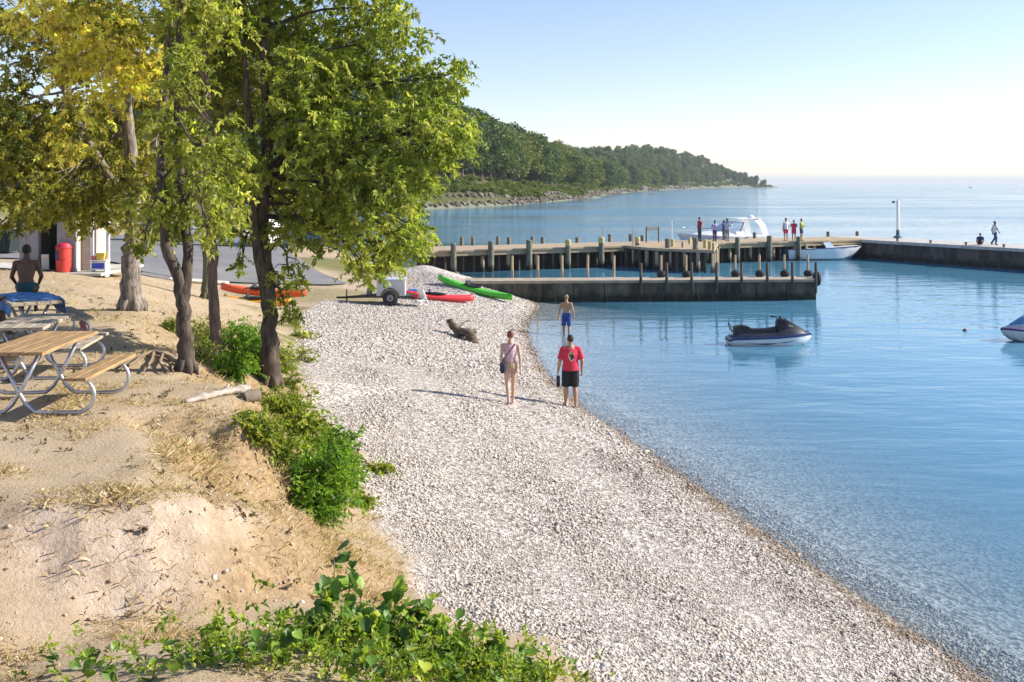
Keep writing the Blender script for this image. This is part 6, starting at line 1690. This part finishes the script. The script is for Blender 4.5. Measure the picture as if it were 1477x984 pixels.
# --- woman walking on the gravel
x, y, z = at(736, 577, .5)
pinkt = cloth_m('pale_pink_top', (.62, .42, .46)); khs = cloth_m('khaki_shorts', (.48, .33, .23))
wp, J, _ = person('woman in pale pink tank top with shoulder bag walking on the gravel', (x, y, ground_z(x, y)), 0.12, 1.70, FAIR, (.16, .06, .035), dict(eL=(-.225, -.05, 1.13), wL=(-.20, -.02, .90), eR=(.225, -.07, 1.13), wR=(.235, -.06, .88), hL=(-.085, 0, .93), hR=(.085, 0, .93), kL=(-.075, .0, .50), aL=(-.06, -.17, .13), tL=(-.05, .9, -.35), kR=(.085, .09, .50), aR=(.075, .10, .085)), .93, True, 'tank', pinkt, 'shorts', khs, hair='bun', leg=.42)
hm = Vector((x, y, ground_z(x, y))); rw = Matrix.Rotation(.12, 3, 'Z'); kk = 1.70 / 1.75
bgo = thing('shoulder_bag', 'dark blue shoulder bag hanging at the hip of the woman in pink', 'bag', hm + rw @ (Vector((-.20, -.06, .90)) * kk), .12)
MB().loft([[Vector((a * .05 * k, b * .11 * k, h_)) for a, b in ((-1, -1), (1, -1), (1, 1), (-1, 1))] for k, h_ in ((.9, -.13), (1, -.05), (.95, .10))]).build('pouch', cloth_m('navy_canvas', (.03, .04, .10)), bgo, bevel=.02)
sp_ = [(-.02, -.03, .08), (.05, -.11, .22), (.13, -.085, .34), (.24, -.085, .46), (.29, -.05, .525), (.285, .03, .53), (.24, .12, .44), (.12, .145, .30), (.02, .09, .15), (-.02, .03, .08)]
MB().tube([Vector(p_) + Vector((0, .02 if p_[1] < -.04 else 0, 0)) for p_ in sp_], .011, 6).build('strap', cloth_m('strap_cloth', (.06, .05, .14)), bgo, smooth=True)
# --- boy wading by the dock
x, y, z = at(817, 479, 0)
person('boy in blue swim shorts wading away from the beach near the low dock', (x, y, -.27), -.25, 1.66, TAN, (.30, .19, .09), dict(eL=(-.28, -.02, 1.14), wL=(-.31, .06, .90), eR=(.27, -.02, 1.13), wR=(.29, .08, .9)), .95, False, None, None, 'shorts', cloth_m('blue_swim_cloth', (.03, .08, .30)), hair='short', leg=.92)
# --- person sitting on the grey picnic table
rT = Matrix.Rotation(R(35), 3, 'Z')
px_, py_, pz_ = -8.42, 17.42, t2.location.z + .775
sit = dict(pel=(0, 0, .11), wai=(0, .01, .27), che=(0, .04, .46), sho=(0, .05, .60), nec=(0, .055, .67), hea=(0, .09, .80), sL=(-.185, .05, .575), eL=(-.26, .10, .31), wL=(-.20, .28, .16), sR=(.185, .05, .575), eR=(.26, .10, .31), wR=(.20, .28, .16),
           hL=(-.095, .0, .09), kL=(-.12, .46, .07), aL=(-.12, .52, -.34), hR=(.095, .0, .09), kR=(.12, .46, .07), aR=(.12, .52, -.34))
person('bare backed dark haired person sitting on the end of the grey picnic table', (px_, py_, pz_), .35, 1.58, DARK, (.02, .015, .012), sit, 1.0, False, None, None, 'shorts', cloth_m('dark_teal_shorts', (.02, .07, .08)), hair='short', leg=.8)
# --- child on the near bench, half hidden by the frame edge
sitc = dict(sit); sitc.update(hea=(0, .16, .77), sho=(0, .10, .585), nec=(0, .11, .65), eL=(-.22, .30, .40), wL=(-.1, .46, .40), eR=(.22, .30, .40), wR=(.1, .46, .40))
cb_ = t2.location + rT @ Vector((-.70, .05, .475))
person('child in blue shirt leaning over the grey picnic table from its bench', (cb_.x, cb_.y, cb_.z), R(35) - math.pi / 2, 1.25, DARK, (.015, .012, .01), sitc, 1.0, False, 'tee', cloth_m('child_blue_shirt', (.04, .10, .35)), 'shorts', cloth_m('child_navy_shorts', (.02, .03, .08)), hair='short', leg=.8)
# --- people far out on the pier and breakwater
def on_pier(px, py): return at(px, py, DZ)
PG = 'people on the pier'
walk_p = dict(eL=(-.23, -.1, 1.13), wL=(-.22, -.06, .88), eR=(.23, .06, 1.14), wR=(.22, .2, .95), kL=(-.09, .18, .52), aL=(-.09, .12, .09), kR=(.09, -.05, .5), aR=(.09, -.32, .16))
arms = dict(eL=(-.26, .08, 1.16), wL=(-.12, .24, 1.15), eR=(.26, .08, 1.16), wR=(.12, .24, 1.15))
def far_person(label, px, py, face, h, sk, pose, tc, bc, top='tee', bottom='long', hair_c=(.03, .02, .02), dz=0.0):
    p = on_pier(px, py)
    return person(label, (p[0], p[1], DZ + dz), face, h, sk, hair_c, pose, 1.05, False, top, tc, bottom, bc, fine=False, shoes=black_plastic if bottom == 'long' else None)
lav = cloth_m('lavender_cloth', (.40, .36, .62)); dkb = cloth_m('dark_blue_cloth', (.04, .05, .16)); mar = cloth_m('maroon_cloth', (.28, .03, .05)); grn = cloth_m('lime_cloth', (.32, .46, .06)); wht = cloth_m('white_cloth', (.72, .72, .74)); dkp = cloth_m('slate_trousers', (.06, .08, .12)); redc = cloth_m('red_cloth', (.6, .06, .1))
far_person('person in maroon shirt and dark trousers standing on the pier platform', 1009, 348, -1.2, 1.72, TAN, arms, mar, dkp, dz=.012)
far_person('person in lavender shirt standing by the cabin boat', 1031, 348, .4, 1.5, DARK, arms, lav, cloth_m('purple_trousers', (.10, .05, .16)))
far_person('person in pale blue shirt leaning beside another near the cabin boat', 1049, 348, -.9, 1.62, DARK, arms, cloth_m('pale_blue_cloth', (.42, .48, .68)), cloth_m('grey_trousers', (.22, .25, .27)))
far_person('person in dark blue top beside the one in pale blue', 1044, 346, .9, 1.45, DARK, None, dkb, dkp)
far_person('person in white shirt and red shorts by the moored motorboat', 1133.5, 348, .3, 1.66, TAN, None, wht, redc, bottom='shorts')
far_person('person in bright red clothes between two others on the pier', 1145, 347.5, -.2, 1.5, TAN, arms, redc, redc, bottom='shorts')
far_person('person in lime green shirt and dark shorts on the pier', 1156, 347.5, -2.2, 1.6, TAN, arms, grn, dkb, bottom='shorts')
far_person('person in pale shirt and dark blue trousers walking along the breakwater', 1435, 354, -1.5, 1.62, DARK, walk_p, wht, dkb)
sitg = {k: (v_[0], v_[1], v_[2]) for k, v_ in sit.items()}; sitg.update(kL=(-.12, .30, .34), aL=(-.12, .46, .085), kR=(.12, .30, .34), aR=(.12, .46, .085))
far_person('person in dark clothes sitting on the breakwater edge', 1414, 353, 2.6, 1.5, DARK, sitg, dkb, cloth_m('black_cloth', (.02, .02, .025)), bottom='shorts')
